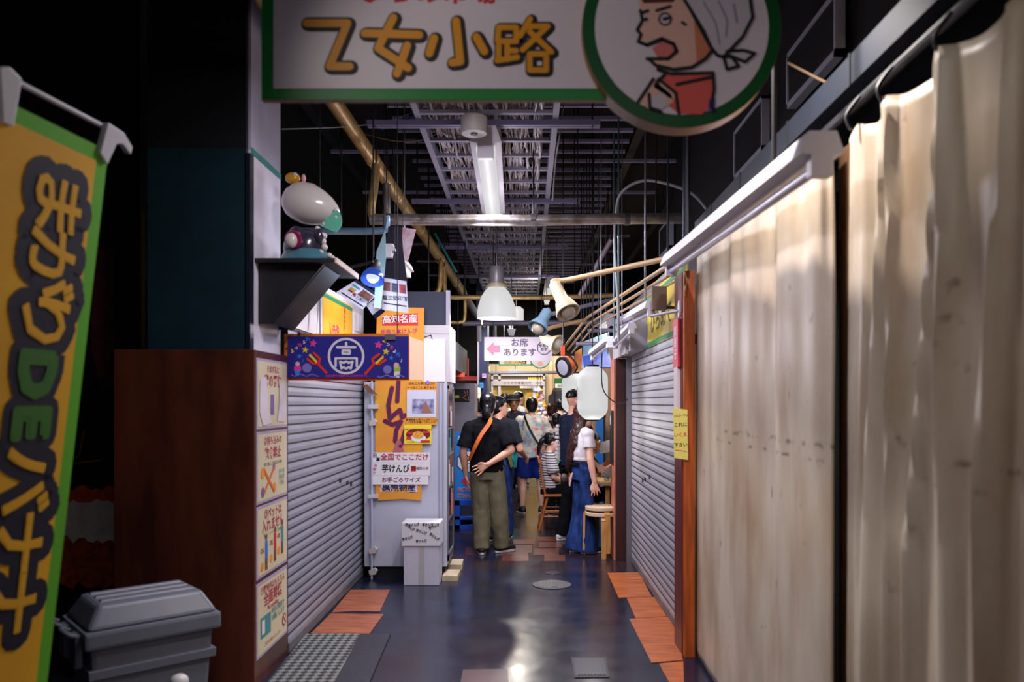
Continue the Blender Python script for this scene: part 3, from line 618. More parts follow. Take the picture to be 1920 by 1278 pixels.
polys(pr, [[(1216, 158), (1246, 140), (1330, 136), (1338, 170), (1334, 200), (1314, 216), (1272, 214), (1240, 190)]], 'shirt', CORAL, t, .006)
polys(pr, [[(1196, 190), (1224, 150), (1258, 178), (1262, 192), (1240, 206), (1216, 206)], [(1232, 152), (1262, 172), (1268, 188), (1256, 186), (1224, 164)]], 'arm', SK, t, .0065)
polys(pr, [[(1218, 184), (1244, 176), (1250, 196), (1238, 210), (1218, 204)]], 'sleeve', KER, t, .007)
polys(pr, [[(1328, 188), (1340, 184), (1340, 208), (1328, 212)]], 'tie', M('cartoon_violet', (80, 70, 170), .6), t, .0068)
lines = [face[1:]+[face[0]], [(1290, 14), (1330, 88), (1344, 106), (1356, 108), (1392, 70), (1410, 34), (1404, -6)], [(1362, 98), (1392, 96), (1414, 102), (1396, 118), (1362, 104)], [(1356, 110), (1362, 132), (1384, 126), (1370, 108), (1356, 108)],
         [(1212, 86), (1240, 76), (1262, 84), (1268, 98), (1252, 112), (1212, 112)], [(1336, 140), (1338, 170), (1332, 200), (1338, 210)], [(1234, 150), (1266, 176), (1272, 214)], [(1224, 150), (1196, 192)], [(1246, 140), (1228, 160)], [(1216, 178), (1218, 204), (1238, 210)], [(1268, 160), (1334, 146)], [(1232, 132), (1258, 140), (1336, 138)]]
strokes(pr, lines, 6, 'outline', INK, t, .008)
for ln_ in ([(1230, 22), (1256, 14)], [(1204, 26), (1214, 22)]): strokes(pr, [ln_], 5, 'brow', INK, t, .0085)
for ln_ in ([(1244, 38), (1252, 36)], [(1206, 40), (1211, 38)]): strokes(pr, [ln_], 6, 'pupil', INK, t, .0085)
strokes(pr, [[(1278, 44), (1284, 48)]], 5, 'cheek_mark', INK, t, .0085)
polys(pr, [disc(1246, 38, 11, 16), disc(1208, 38, 6, 12, 9)], 'eye', KER, t, .0075); strokes(pr, [disc(1246, 38, 11, 16)+[(1257, 38)]], 3, 'eye_line', INK, t, .0082)
strokes(pr, [[(1318, 6), (1340, 44), (1348, 84)], [(1346, 4), (1362, 40), (1360, 70)], [(1374, 10), (1380, 44)]], 3, 'cloth_fold', M('cartoon_grey', (160, 152, 176), .6), t, .0078)
for x in (620, 1120, 1300): tube('hanger_rod', [PX(x, -90, 2.62), (PX(x, 0, 2.62).x, 2.62, 4.4)], .008, DARK, t)

# ------------------------------------------------------------------ nobori banner at the near left
L0, R0 = V((-1.36, 2.07, 2.43)), V((-1.31, 2.5, 2.43)); U = (R0-L0).normalized(); D = V((-.115, 0, -1)).normalized()
pl = Plane(L0, U, -D)
t = thing('banner_flag', 'tall yellow banner with green edge and black-outlined lettering at the near left', 'banner', (L0.x-.02, L0.y-.03, 0))
WB, HB = (R0-L0).length, 1.8
def cloth(pl, u0, u1, v0, v1, name, mat, par, amp, k=0., f=7.):
    b = MB(); nu, nv = 10, 40; vs = []
    for j in range(nv+1):
        for i in range(nu+1):
            u, v = u0+(u1-u0)*i/nu, v0+(v1-v0)*j/nv; vs.append(pl.pt(u, v, k+ripple(u, v, amp, f)))
    b.add(vs, [(j*(nu+1)+i, j*(nu+1)+i+1, (j+1)*(nu+1)+i+1, (j+1)*(nu+1)+i) for j in range(nv) for i in range(nu)])
    o = b.build(name, mat, par, smooth=True); return o
def ripple(u, v, amp, f): return amp*(math.sin(f*v+u*9)*.6+math.sin(f*.6*v-u*14+1)*.5)
cy_ = M('banner_yellow', (232, 172, 14), .75, vary=.14, scale=3); cg_ = M('banner_green', (92, 176, 24), .75)
o = cloth(pl, 0, WB-.05, -HB, -.085, 'cloth_panel', cy_, t, .0)
cloth(pl, 0, WB, -.085, -.04, 'head_border', cg_, t, 0.); cloth(pl, WB-.05, WB, -HB, -.085, 'edge_border', cg_, t, 0.)
# lettering printed sideways, reading downwards
uc = WB*.52
def vtext(s, v, size, mat, fat, k, sx=1., nm='lettering'): return text(pl, s, uc, v, size, mat, t, fat=fat, rot=-PI/2, k=k, sx=sx, name=nm)
NVY = M('banner_ink', (10, 14, 34), .7)
rows = [('ま', -.255), ('が', -.43), ('り', -.595), ('D', -.75), ('E', -.89), ('バ', -1.06), ('ナ', -1.25), ('ナ', -1.42)]
for ch, v in rows:
    sz = .235 if ch not in 'DE' else .2
    vtext(ch, v, sz, NVY, .2, .003, nm='lettering_outline')
for ch, v in rows:
    sz = .215 if ch not in 'DE' else .19
    vtext(ch, v, sz, M('letter_green', (52, 110, 22), .7) if ch in 'DE' else cy_, .025 if ch not in 'DE' else .07, .006)
polys(pl, [disc(.03, -1.74, .17, 32, .2)], 'white_print', M('banner_white', (214, 206, 200), .75), t, .003)
WP = M('white_plastic', (206, 204, 206), .35)
tube('cross_arm', [L0+V((-.02, -.03, .03)), R0+V((0, .045, .03))], .008, WP, t)
tube('pole', [L0+V((-.02, -.03, .06)), (L0.x-.02, L0.y-.03, .02)], .012, WP, t)
MB().prism([pl.pt(u, v, -.008) for u, v in ((0, -.1), (.035, -.1), (.045, .03), (.0, .045), (-.03, .03))], pl.N*.02).build('corner_clip', WP, t, bevel=.003)
MB().prism([pl.pt(WB+u, v, -.008) for u, v in ((-.05, -.06), (-.012, -.085), (.02, -.01), (.05, .0), (.095, -.02), (.1, 0.005), (.05, .035), (-.03, .04))], pl.N*.02).build('corner_clip', WP, t, bevel=.003)
MB().lathe((L0.x-.02, L0.y-.03, 0), [(0, 0), (.18, 0), (.17, .05), (.05, .07), (0, .07)], 24).build('base', DARK, t, smooth=True)

# ------------------------------------------------------------------ food poster, trunk, white post
t = thing('food_poster', 'dark wall poster of fried food behind the yellow banner', 'poster', (-2.72, 4.74, .5))
box('sheet', (-3.1, 4.735, .45), (-2.325, 4.748, 2.5), M('poster_black', (14, 10, 12), .5), t)
pl = Front(4.733)
def jag(y0, y1, a, seed):
    r = random.Random(seed); xs = [60+155*i/14 for i in range(15)]
    return [(x, y0+r.uniform(-a, a)) for x in xs]+[(x, y1+r.uniform(-a, a)) for x in reversed(xs)]
polys(pl, [jag(915, 960, 6, 1)], 'orange_crumb', M('crumb_orange', (236, 84, 34), .6, vary=.5, scale=20), t, .001)
polys(pl, [jag(940, 1020, 8, 2)], 'white_meat', M('meat_white', (236, 226, 214), .6, vary=.25, scale=9), t, .002)
polys(pl, [jag(1012, 1098, 9, 3)], 'brown_crumb', M('crumb_brown', (196, 76, 30), .6, vary=.6, scale=26), t, .003)
polys(pl, [[(176, 470), (214, 462), (214, 720), (190, 735), (170, 640)]], 'red_shape', M('poster_red', (76, 14, 18), .6, vary=.6, scale=5), t, .002)
strokes(pl, [[(158, 806), (150, 850), (144, 858)], [(142, 868), (188, 862)]], 2.5, 'gold_print', M('poster_gold', (150, 110, 30), .5), t, .003)
t = thing('poster_stripe', 'thin yellow upright strip left of the dark teal pillar', 'strip', (-2.2, 4.72, 1.9)); box('strip_face', PX(268, 655, 4.74)-V((0.01, 0, 0)), PX(272, 393, 4.74)+V((0, .008, 0)), M('strip_yellow', (120, 100, 20), .6), t)

TG = M('trunk_grey', (112, 116, 128), .42, vary=.08)
TL = V((-1.751, 3.623, 0))
t = thing('storage_trunk', 'grey lidded plastic storage trunk in front of the brown wood cladding', 'storage box', TL, None, .73)
def frus(b, x0, y0, z0_, x1, y1, z1_): b.hexa([TL+V(p) for p in ((-x0, -y0, z0_), (x0, -y0, z0_), (x0, y0, z0_), (-x0, y0, z0_), (-x1, -y1, z1_), (x1, -y1, z1_), (x1, y1, z1_), (-x1, y1, z1_))])
b = MB(); frus(b, .22, .15, 0, .255, .185, .59); b.build('body', TG, t, bevel=.02)
b = MB(); frus(b, .282, .212, .57, .282, .212, .645); b.build('lid_rim', TG, t, bevel=.014)
b = MB(); frus(b, .272, .202, .645, .215, .14, .745); b.build('lid', TG, t, bevel=.022, seg=3)
for y in (-.085, .0, .085):
    b = MB(); b.hexa([TL+V(p) for p in ((-.2, y-.02, .742), (.2, y-.02, .742), (.2, y+.02, .742), (-.2, y+.02, .742), (-.19, y-.012, .752), (.19, y-.012, .752), (.19, y+.012, .752), (-.19, y+.012, .752))]); b.build('lid_ridge', TG, t)
b = MB(); frus(b, .262, .193, .44, .264, .195, .48); b.build('body_band', TG, t, bevel=.004)
for y in (-.1, .1):
    b = MB(); c_ = TL+V((-.285, y, .6)); b.box(c_+V((-.02, -.05, -.11)), c_+V((.01, .05, .03))); b.build('latch', M('latch_grey', (92, 96, 108), .4), t, bevel=.008)
    MB().tube(bez([c_+V((-.015, -.06, .03)), c_+V((-.05, -.055, .045)), c_+V((-.05, .055, .045)), c_+V((-.015, .06, .03))], 5), .01, 8).build('latch_handle', TG, t, smooth=True)
t = thing('bollard', 'white round-topped post in front of the grey trunk', 'post', (-1.31, 3.0, 0))
tube('pole', [(-1.31, 3.0, .02), (-1.31, 3.0, .56)], .018, WP, t); MB().sphere((-1.31, 3.0, .55), (.034, .034, .03), 20, 12).build('ball_cap', WP, t, smooth=True)
MB().lathe((-1.31, 3.0, 0), [(0, 0), (.12, 0), (.11, .02), (.03, .035), (0, .035)], 20).build('base', WP, t, smooth=True)

# ------------------------------------------------------------------ notices on the cladding side
CP = M('notice_cream', (218, 206, 170), .45); CF = M('notice_frame', (176, 160, 186), .5); MAR = M('notice_red', (176, 36, 70), .6); TQ = M('notice_teal', (70, 140, 140), .6)
pl = Plane((PXL, 4.475, 0), (0, 1, 0), (0, 0, 1))
def notice(label, z0, z1, rows, extra):
    t = thing('notice', label, 'notice', (PXL, 4.75, z0), 'notices on the wood-clad pillar'); z0 += 0
    W_ = .57
    MB().box((PXL, 4.475, z0), (PXL+.004, 4.475+W_, z1)).build('sheet', CF, t)
    rects(pl, [(.015, z0+.015, W_-.015, z1-.015)], 'paper_face', CP, t, .005)
    for s, v, sz, m, bd in rows: text(pl, s, W_/2, z1-v, sz, m, t, bold=bd, k=.0065)
    extra(t, z0, z1)
def glare_and_picture(t, z0, z1):
    polys(pl, [[(.05, z1-.12), (.16, z1-.1), (.2, z1-.3), (.26, z0+.03), (.1, z0+.02), (.04, z0+.1)], [(.4, z1-.13), (.5, z1-.11), (.54, z0+.1), (.5, z0+.03), (.36, z0+.04), (.4, z0+.15)]], 'painted_glare', M('glare_white', (224, 214, 224), .4), t, .008)  # glare on the sheet painted as flat white shapes
    rects(pl, [(.24, z0+.08, .3, z0+.2)], 'picture', M('violet_print', (120, 90, 160), .6), t, .007)
def cross(t, z0, z1):
    strokes(pl, [[(.12, z0+.05), (.3, z0+.19)], [(.12, z0+.19), (.3, z0+.05)]], .02, 'cross_mark', M('notice_orange', (226, 110, 40), .6), t, .008)
    polys(pl, [disc(.1, z0+.17, .035), disc(.31, z0+.07, .03)], 'picture', ORANGE, t, .007); polys(pl, [disc(.1, z0+.06, .03), disc(.3, z0+.19, .022)], 'picture', M('violet_print', (120, 90, 160), .6), t, .007)
    text(pl, '食べ物\n飲み物\nの持込', .45, z0+.12, .035, TQ, t, k=.007)
def pets(t, z0, z1):
    for i, (u, m) in enumerate(((.16, BLUE), (.32, RED), (.46, TQ))):
        polys(pl, [[(u-.02, z0+.1+.02*i), (u+.025, z0+.1+.02*i), (u+.02, z0+.2+.02*i), (u-.02, z0+.2+.02*i)]], 'picture', m, t, .007)
        polys(pl, [disc(u, z0+.22+.02*i, .018), [(u-.02, z0+.03+.02*i), (u+.02, z0+.03+.02*i), (u+.02, z0+.1+.02*i), (u-.02, z0+.1+.02*i)]], 'picture', M('notice_brown', (120, 70, 50), .6), t, .0072)
        polys(pl, [disc(u-.07, z0+.06+.02*i, .025)], 'picture', ORANGE, t, .007)
        text(pl, 'OK', u-.07, z0+.15+.02*i, .04, MAR, t, bold=.02, k=.007)
def smoke(t, z0, z1):
    rects(pl, [(.06, z0+.1, .24, z0+.22)], 'picture', TQ, t, .007); rects(pl, [(.08, z0+.12, .13, z0+.2)], 'picture', PAPER, t, .008)
    text(pl, '所定の場所で\nお願いします', .38, z0+.19, .042, TQ, t, bold=.01, k=.007)
    polys(pl, [disc(.5, z0+.1, .04)], 'mark', MAR, t, .007); polys(pl, [disc(.5, z0+.1, .03)], 'mark', CP, t, .008); strokes(pl, [[(.48, z0+.12), (.52, z0+.08)]], .01, 'mark', MAR, t, .009)
    text(pl, 'ご協力をお願いいたします', .27, z0+.05, .025, MAR, t, k=.007)
notice('topmost notice on the wood-clad pillar, with large painted white glare patches', 1.45, 1.855, [('①まず先に', .06, .045, MAR, .01), ('席の確保', .13, .08, MAR, .02)], glare_and_picture)
notice('second notice from the top of the wood-clad pillar, with an orange cross', 1.025, 1.435, [('②持ち込みの', .06, .055, MAR, .01), ('飲食禁止', .135, .075, MAR, .02), ('場内で購入した商品以外の飲食', .195, .024, INK, 0)], cross)
notice('third notice down the wood-clad pillar, showing small walking figures', .6, 1.01, [('③ペットは', .06, .065, MAR, .015), ('入れません', .13, .08, MAR, .02), ('抱っこ・ケージでのご入場も', .18, .026, INK, .0)], pets)
notice('lowest notice on the wood-clad pillar, about no smoking', .15, .575, [('④敷地内はもちろん', .055, .05, MAR, .01), ('全面禁煙', .12, .085, MAR, .02), ('No smoking', .175, .042, MAR, .01)], smoke)

# ------------------------------------------------------------------ shelf and ceramic figurine
SHM = M('shelf_dark', (11, 10, 15), .6)
t = thing('wall_shelf', 'dark bracket shelf on the left pillar carrying a ceramic figurine', 'shelf', (-1.56, 4.9, 2.38))
box('board', (-1.56, 4.56, 2.405), (-1.1, 5.16, 2.43), SHM, t, bevel=.003)
box('edge_strip', (-1.1, 4.56, 2.402), (-1.09, 5.16, 2.433), M('edge_beige', (196, 176, 160), .5), t)
b = MB()
for y in (4.62, 5.0): b.prism([(-1.558, y, 2.405), (-1.18, y, 2.405), (-1.47, y, 2.06), (-1.558, y, 2.06)], (0, .03, 0))
b.prism([(-1.18, 4.65, 2.4), (-1.2, 4.65, 2.4), (-1.49, 4.65, 2.06), (-1.47, 4.65, 2.06)], (0, .35, 0)); b.build('bracket', SHM, t)
CER = M('ceramic_white', (196, 188, 182), .16); KIM = M('ceramic_dark', (48, 44, 58), .18); HAK = M('ceramic_teal', (64, 108, 120), .2)
t = thing('figurine', 'glossy ceramic figurine in dark robe with white head on the dark shelf', 'figurine', (-1.32, 4.8, 2.43))
z0 = 2.432; FG = lambda u, v, dy=0: PX(u, v, 4.8)+V((0, dy, 0)); fx0 = PX(574, 485, 4.8).x
MB().lathe((fx0, 4.8, z0), [(0, 0), (.15, 0), (.156, .015), (.14, .05), (.12, .085), (0, .09)], 28).build('skirt', HAK, t, smooth=True)
MB().lathe((fx0-.005, 4.8, z0), [(0, .07), (.125, .072), (.128, .11), (.115, .16), (.095, .19), (.06, .21), (0, .215)], 28).build('robe', KIM, t, smooth=True)
b = MB(); b.tube([FG(532, 366), FG(536, 368), FG(546, 372), (FG(560, 376)), FG(578, 382), FG(598, 390), FG(614, 396), FG(626, 402), FG(633, 405), FG(635, 406)], [.01, .06, .098, .118, .124, .108, .084, .058, .034, .008], 28)
b.build('head', CER, t, smooth=True)
for u, v, dy, r in ((565, 452, -.1, (.05, .04, .07)), (604, 448, -.07, (.03, .03, .05))): MB().sphere(FG(u, v, dy), r, 16, 12).build('sleeve', KIM, t, smooth=True)
MB().lathe(FG(562, 458, -.135), [(0, -.01), (.05, -.012), (.056, 0), (.05, .012), (0, .012)], 20, (-.15, -1, -.1)).build('sleeve_lining', M('lining_red', (130, 30, 70), .3), t, smooth=True)
MB().sphere(FG(560, 460, -.15), (.036, .03, .045), 16, 12).build('paw', CER, t, smooth=True)
for u, v, r in ((612, 446, .02), (610, 456, .021), (613, 467, .02), (606, 476, .018), (622, 482, .016), (628, 486, .014), (634, 398, .014), (635, 412, .014), (612, 424, .013), (600, 432, .015)): MB().sphere(FG(u, v, -.06), r).build('bead', CER, t, smooth=True)
MB().sphere(FG(549, 334), (.046, .035, .034), 16, 12).build('topknot', M('ceramic_gold', (196, 140, 30), .2), t, smooth=True); MB().sphere(FG(556, 330, -.03), (.014, .01, .014)).build('topknot_tip', CER, t, smooth=True)
MB().sphere(FG(572, 337, -.03), (.014, .012, .026)).build('ear', M('ceramic_pink', (216, 150, 160), .2), t, smooth=True)
fan = [FG(606, 428, -.07)]+[FG(620+26*math.cos(q_), 418-26*math.sin(q_), -.07) for q_ in [-1.0+i*.28 for i in range(8)]]
MB().prism(fan, (0, .008, 0)).build('fan', M('fan_green', (90, 170, 140), .4), t)

# ------------------------------------------------------------------ festival towel on its board, upper left hoarding
TY = 5.08; pl = Front(TY)
t = thing('hanging_board', 'red and orange board behind the navy festival towel', 'board', PX(650, 670, TY+.03))
a, c = PX(533, 713, TY+.012), PX(768, 626, TY+.03); box('board', (a.x, a.y, a.z), (c.x, c.y, c.z), M('board_red', (226, 60, 30), .6, c2=(240, 150, 30), scale=1.6), t)
for x in (600, 745): p = PX(x, 630, TY+.02); tube('cord', [p, (p.x, p.y, 4.4)], .003, INK, t)
t = thing('festival_towel', 'navy blue towel with a white round crest and clappers, clipped to the board', 'towel', PX(652, 712, TY))
NAV = M('towel_navy', (32, 30, 142), .7); CW = M('towel_white', (232, 226, 234), .75)
a, c = PX(540, 708, TY), PX(766, 630, TY); box('cloth', (a.x, TY, a.z), (c.x, TY+.004, c.z), NAV, t)
q = lambda pts: [(520+x/5.11, 480+y/5.11) for x, y in pts]
ring = q(disc(660, 957, 164, 48)); strokes(pl, [ring+[ring[0]]], 4.6, 'crest', CW, t, .003)
strokes(pl, [q(x) for x in ([(660, 830), (660, 872)], [(575, 872), (748, 872)], [(628, 905), (694, 905), (694, 935), (628, 935), (628, 905)])], 4.6, 'crest', CW, t, .003)
strokes(pl, [q(x) for x in ([(560, 1056), (560, 978), (762, 978), (762, 1056)], [(602, 1010), (638, 1022), (660, 1008), (684, 1022), (722, 1010), (706, 1075), (684, 1064), (660, 1078), (636, 1064), (614, 1075), (602, 1010)])], 4.2, 'crest', CW, t, .003)
def star(x, y, r): return q([(x+(r if i % 2 == 0 else r*.45)*math.sin(i*PI/5+.15), y-(r if i % 2 == 0 else r*.45)*math.cos(i*PI/5+.15)) for i in range(10)])
STP = M('star_pink', (232, 60, 160), .7); STY = M('star_yellow', (240, 210, 40), .7); STB = M('star_blue', (50, 130, 235), .7)
polys(pl, [star(345, 835, 42), star(970, 850, 44)], 'star', STP, t, .003); polys(pl, [star(268, 898, 34), star(1042, 915, 36)], 'star', STY, t, .003); polys(pl, [star(212, 958, 26), star(1092, 975, 26)], 'star', STB, t, .003)
CLP = M('clapper_red', (232, 46, 30), .7)
for ln_ in ([[(470, 1115), (390, 1030)], [(292, 985), (345, 1028), (400, 1020), (410, 985), (352, 930)]], [[(845, 1125), (930, 1030)], [(1035, 995), (975, 1035), (918, 1020), (914, 985), (975, 940)]]): strokes(pl, [q(x) for x in ln_], 4.6, 'clapper', CLP, t, .003)
for ln_ in ([(315, 950), (370, 1008)], [(1010, 965), (950, 1022)]): strokes(pl, [q(ln_)], 5, 'clapper_block', STY, t, .0035)
for ln_ in ([(308, 965), (356, 1016)], [(1000, 955), (940, 1010)]): strokes(pl, [q(ln_)], 2, 'clapper_line', INK, t, .004)
for i, (ch, m) in enumerate(zip('よっちょれ', (STY, CW, STP, CW, STB))):
    text(pl, ch, *q([(145+37*i, 910-29*i)])[0], 8.5, m, t, bold=.04, rot=.5, k=.003); text(pl, ch, *q([(1028+33*i, 812+33*i)])[0], 8.5, m, t, bold=.04, rot=-.5, k=.003)
text(pl, '♪', *q([(248, 1000)])[0], 8, STB, t, bold=.03, k=.003); text(pl, '♪', *q([(1190, 1000)])[0], 9, CW, t, bold=.03, k=.003)
WV = M('wave_violet', (130, 120, 200), .7)
polys(pl, [q(disc(285, 1070, 44)), q(disc(1055, 1085, 40))], 'wave', WV, t, .0028)
strokes(pl, [q([(140+16*i, 1140+10*math.sin(i*.9)) for i in range(17)])], 2.2, 'wave', WV, t, .0029); strokes(pl, [q([(960+17*i, 1150+10*math.sin(i*.9)) for i in range(16)])], 2.2, 'wave', WV, t, .0029)
polys(pl, [q([(165, 1050), (225, 1050), (232, 1095), (160, 1095)])], 'dancer_coat', STP, t, .0033); polys(pl, [q([(165, 1095), (225, 1095), (210, 1140), (175, 1140)])], 'dancer_skirt', STB, t, .0033)
polys(pl, [q([(1115, 1060), (1180, 1060), (1180, 1105), (1120, 1105)])], 'dancer_coat', M('dancer_lime', (160, 200, 60), .7), t, .0033); polys(pl, [q([(1120, 1105), (1175, 1105), (1170, 1165), (1120, 1160)])], 'dancer_skirt', CW, t, .0033)
polys(pl, [q(disc(195, 1032, 22)), q(disc(1142, 1045, 26))], 'dancer_head', SK, t, .0034)
text(pl, '自由に踊ろう高知 みんなの鳴子まつり', *q([(665, 1148)])[0], 4.6, STP, t, bold=.02, k=.003)
tag(box('binder_clip', PX(722, 637, TY)-V((0, .012, 0)), PX(742, 627, TY)+V((0, .03, 0)), STEEL), 'steel binder clip gripping the top right of the navy towel', 'clip')
tag(MB().sphere(PX(561, 625, TY-.004), .012).build('push_pin', M('pin_navy', (40, 44, 90), .4)), 'dark pin at the top left of the navy towel', 'pin')
# hoarding on the header above the left shutter
pl = Plane((-1.56, 0, 0), (0, 1, 0), (0, 0, 1))
VIN = M('vinyl_white', (204, 202, 206), .25, bump=.3, scale=5)
t = thing('vinyl_sheet', 'white vinyl sheet over the header above the white shutter', 'sheet', (-1.55, 5.6, 2.1)); box('sheet_face', (-1.558, 5.2, 2.1), (-1.545, 6.02, 2.47), VIN, t)
b = MB()
for y in (5.3, 5.62, 5.85): b.tube(bez([(-1.545, y, 2.11), (-1.538, y+.03, 2.28), (-1.545, y+.06, 2.46)]), .007, 6)
b.build('crease', VIN, t, smooth=True)
YB = M('yellow_banner', (236, 176, 40), .6, vary=.12)
t = thing('wall_banner', 'yellow banner with red writing beside the white vinyl sheet', 'banner', (-1.55, 6.6, 2.1)); box('sheet_face', (-1.558, 6.05, 2.1), (-1.548, 7.05, 2.45), YB, t)
rects(pl, [(6.05, 2.41, 7.05, 2.44)], 'stripe', M('stripe_teal', (30, 140, 100), .6), t, .014)
text(pl, 'いもや', 6.4, 2.18, .12, MAGENTA, t, bold=.02, k=.014, sx=.9); text(pl, '芋けんぴ', 6.75, 2.27, .07, M('print_orange_red', (220, 90, 40), .6), t, bold=.02, k=.014, rot=-PI/2)
t = thing('wall_banner', 'white gridded panel at the far end above the white shutter', 'panel', (-1.55, 7.2, 2.1)); box('sheet_face', (-1.558, 7.12, 2.1), (-1.548, 7.5, 2.42), PAPER, t)
strokes(pl, [[(7.2, 2.12), (7.2, 2.4)], [(7.35, 2.12), (7.35, 2.4)], [(7.13, 2.25), (7.48, 2.25)]], .006, 'grid_line', LILACM, t, .014)

# hanging flyers near the clip lamp
FLP = M('flyer_paper', (214, 210, 220), .5)
def flyer(label, pts, Y, title, grp='hanging flyers beside the clip lamp'):
    p = Front(Y); t = thing('flyer', label, 'flyer', p.pt(*pts[0]), grp)
    MB().prism([p.pt(u, v) for u, v in pts], (0, .002, 0)).build('sheet', FLP, t)
    L = lambda u, v: tuple((pts[0][i]*(1-u)+pts[1][i]*u)*(1-v)+(pts[3][i]*(1-u)+pts[2][i]*u)*v for i in (0, 1))
    Q = lambda a, b_, c, d: [L(a, b_), L(c, b_), L(c, d), L(a, d)]
    title(p, t, L, Q); x = p.pt(*L(.5, .05), -.004); tube('string', [x, (x.x, x.y, 4.4)], .002, INK, t); return t
def ft1(p, t, L, Q):
    polys(p, [Q(.0, 0, 1, .14)], 'heading_band', NAVY, t, .001); polys(p, [Q(.5, .2, .98, .55)], 'photo', M('photo_brown', (140, 80, 60), .5, vary=.6, scale=30), t, .001)
    polys(p, [Q(.08, .24, .42, .34)], 'picture', TQ, t, .001); polys(p, [Q(.14, .4, .36, .62)], 'picture', M('picture_gold', (206, 160, 60), .6, vary=.4, scale=30), t, .001)
    text(p, '龍馬', *L(.36, .66), 9, MAR, t, bold=.03, rot=-.5, k=.001); text(p, '竹三堂印館', *L(.72, .66), 7, INK, t, bold=.02, rot=-.5, k=.001); polys(p, [Q(.1, .84, .95, .9)], 'rule', INK, t, .001)
def ft3(p, t, L, Q):
    for i, cc_ in enumerate(((150, 80, 60), (90, 90, 130), (190, 70, 80))): polys(p, [Q(.04+.32*i, .12, .32+.32*i, .4)], 'photo', M('photo_%d' % i, cc_, .5, vary=.6, scale=30), t, .001)
    text(p, '龍三堂印館', *L(.5, .6), 9.5, INK, t, bold=.02, rot=-.06, k=.001); polys(p, [Q(.06, .77, .94, .81)], 'rule', INK, t, .001)
flyer('tilted flyer with photo and green picture, left of the clip lamp', [(669, 524), (707, 550), (680, 580), (630, 548)], 5.55, ft1)
flyer('upright white flyer with three photos, right of the clip lamp', [(718, 520), (762, 527), (766, 587), (716, 580)], 5.6, ft3)
flyer('lowest dark-edged flyer under the tilted one beside the clip lamp', [(686, 572), (710, 556), (722, 584), (704, 598)], 5.65, lambda p, t, L, Q: (polys(p, [Q(0, .7, 1, 1)], 'band', NAVY, t, .001), text(p, '竹三', *L(.5, .4), 7, INK, t, rot=-.5, k=.001)))
def hang(label, pts, Y, mat, nm='hanging_cloth', cat='cloth', th=.004):
    p = Front(Y); t = thing(nm, label, cat, p.pt(*pts[0])); MB().prism([p.pt(u, v) for u, v in pts], (0, th, 0)).build('sheet', mat, t)
    top = min(pts, key=lambda q_: q_[1]); x = p.pt(top[0], top[1], -th/2); tube('string', [x, (x.x, x.y, 4.4)], .002, INK, t); return t
hang('pale green paper strip hanging beside the clip lamp', [(707, 470), (722, 430), (724, 480), (714, 578), (701, 577)], 5.5, M('strip_teal', (150, 190, 196), .5), 'paper_strip', 'strip')
hang('dark folded cloth hanging behind the clip lamp', [(728, 424), (752, 424), (756, 470), (764, 530), (718, 524), (722, 470)], 5.8, M('dark_indigo', (26, 24, 48), .8, vary=.5))
hang('crimson folded flyer bundle hanging below the cross pipe', [(755, 426), (780, 430), (764, 492), (751, 484)], 5.9, M('bundle_crimson', (170, 110, 124), .6, c2=(206, 200, 210), scale=9), 'flyer_bundle', 'flyers')
hang('pinkish paper hanging at the left of the dark folded cloth', [(706, 470), (720, 440), (720, 500), (704, 500)], 5.85, M('paper_pink', (190, 172, 178), .6), 'paper_sheet', 'paper')

# ------------------------------------------------------------------ fridge block on the left
FY = 7.3; pl = Front(FY)
FW = M('fridge_white', (188, 190, 206), .4, vary=.06, scale=3)
t = thing('display_fridge', 'tall white fridge at the end of the left shutter covered in notices', 'fridge', (-1.1, 7.6, 0))
x0, x1 = PX(683, 0, FY).x, PX(838, 0, FY).x; zt = PX(0, 716, FY).z
box('body', (x0, FY, .1), (x1, 7.92, zt), FW, t, bevel=.006)
box('plinth', (x0+.03, FY+.03, 0), (x1-.02, 7.9, .1), INK, t)
b = MB(); [b.box((PX(x, 0, FY).x, FY-.006, .12), (PX(x+3, 0, FY).x, FY, zt-.01)) for x in (822, 829)]; b.build('door_seam', M('seam_grey', (150, 152, 170), .4), t)
b = MB(); b.box((x1, 7.34, .14), (x1+.012, 7.36, zt-.03)); b.box((x1, 7.86, .14), (x1+.012, 7.9, zt-.03)); b.box((x1, 7.34, zt-.06), (x1+.012, 7.9, zt-.03)); b.box((x1, 7.34, .14), (x1+.012, 7.9, .2)); b.build('door_frame', STEEL, t)
box('door_glass', (x1, 7.36, .2), (x1+.004, 7.86, zt-.06), M('glass_dark', (46, 44, 56), .1), t)
b = MB(); [b.box((x1+.004, 7.36, z_), (x1+.008, 7.86, z_+.02)) for z_ in (.5, .8, 1.1, 1.35)]; b.build('shelf', STEEL, t)
for i in range(10):
    z_ = (.53, .83, 1.13, 1.38)[i % 4]; y_ = 7.38+.09*(i % 5)+.02*(i//5); box('stock', (x1+.004, y_, z_), (x1+.007, y_+.07, z_+.14+.05*(i % 3)), M('stock_%d' % (i % 4), ((206, 120, 110), (206, 200, 206), (70, 130, 140), (210, 170, 160))[i % 4], .5), t)
t = thing('wall_cabinet', 'white cabinet box on top of the white fridge', 'cabinet', (-.85, 7.6, zt))
HB_ = M('cabinet_white', (190, 184, 190), .5); a, c = PX(790, 716, FY), PX(843, 609, FY); box('body', (a.x-.32, FY+.02, zt), (c.x, 7.9, c.z), HB_, t, bevel=.004)
box('cover_panel', (a.x, FY-.012, zt+.004), (c.x-.04, FY+.02, PX(0, 636, FY).z), WHITE, t, bevel=.003)
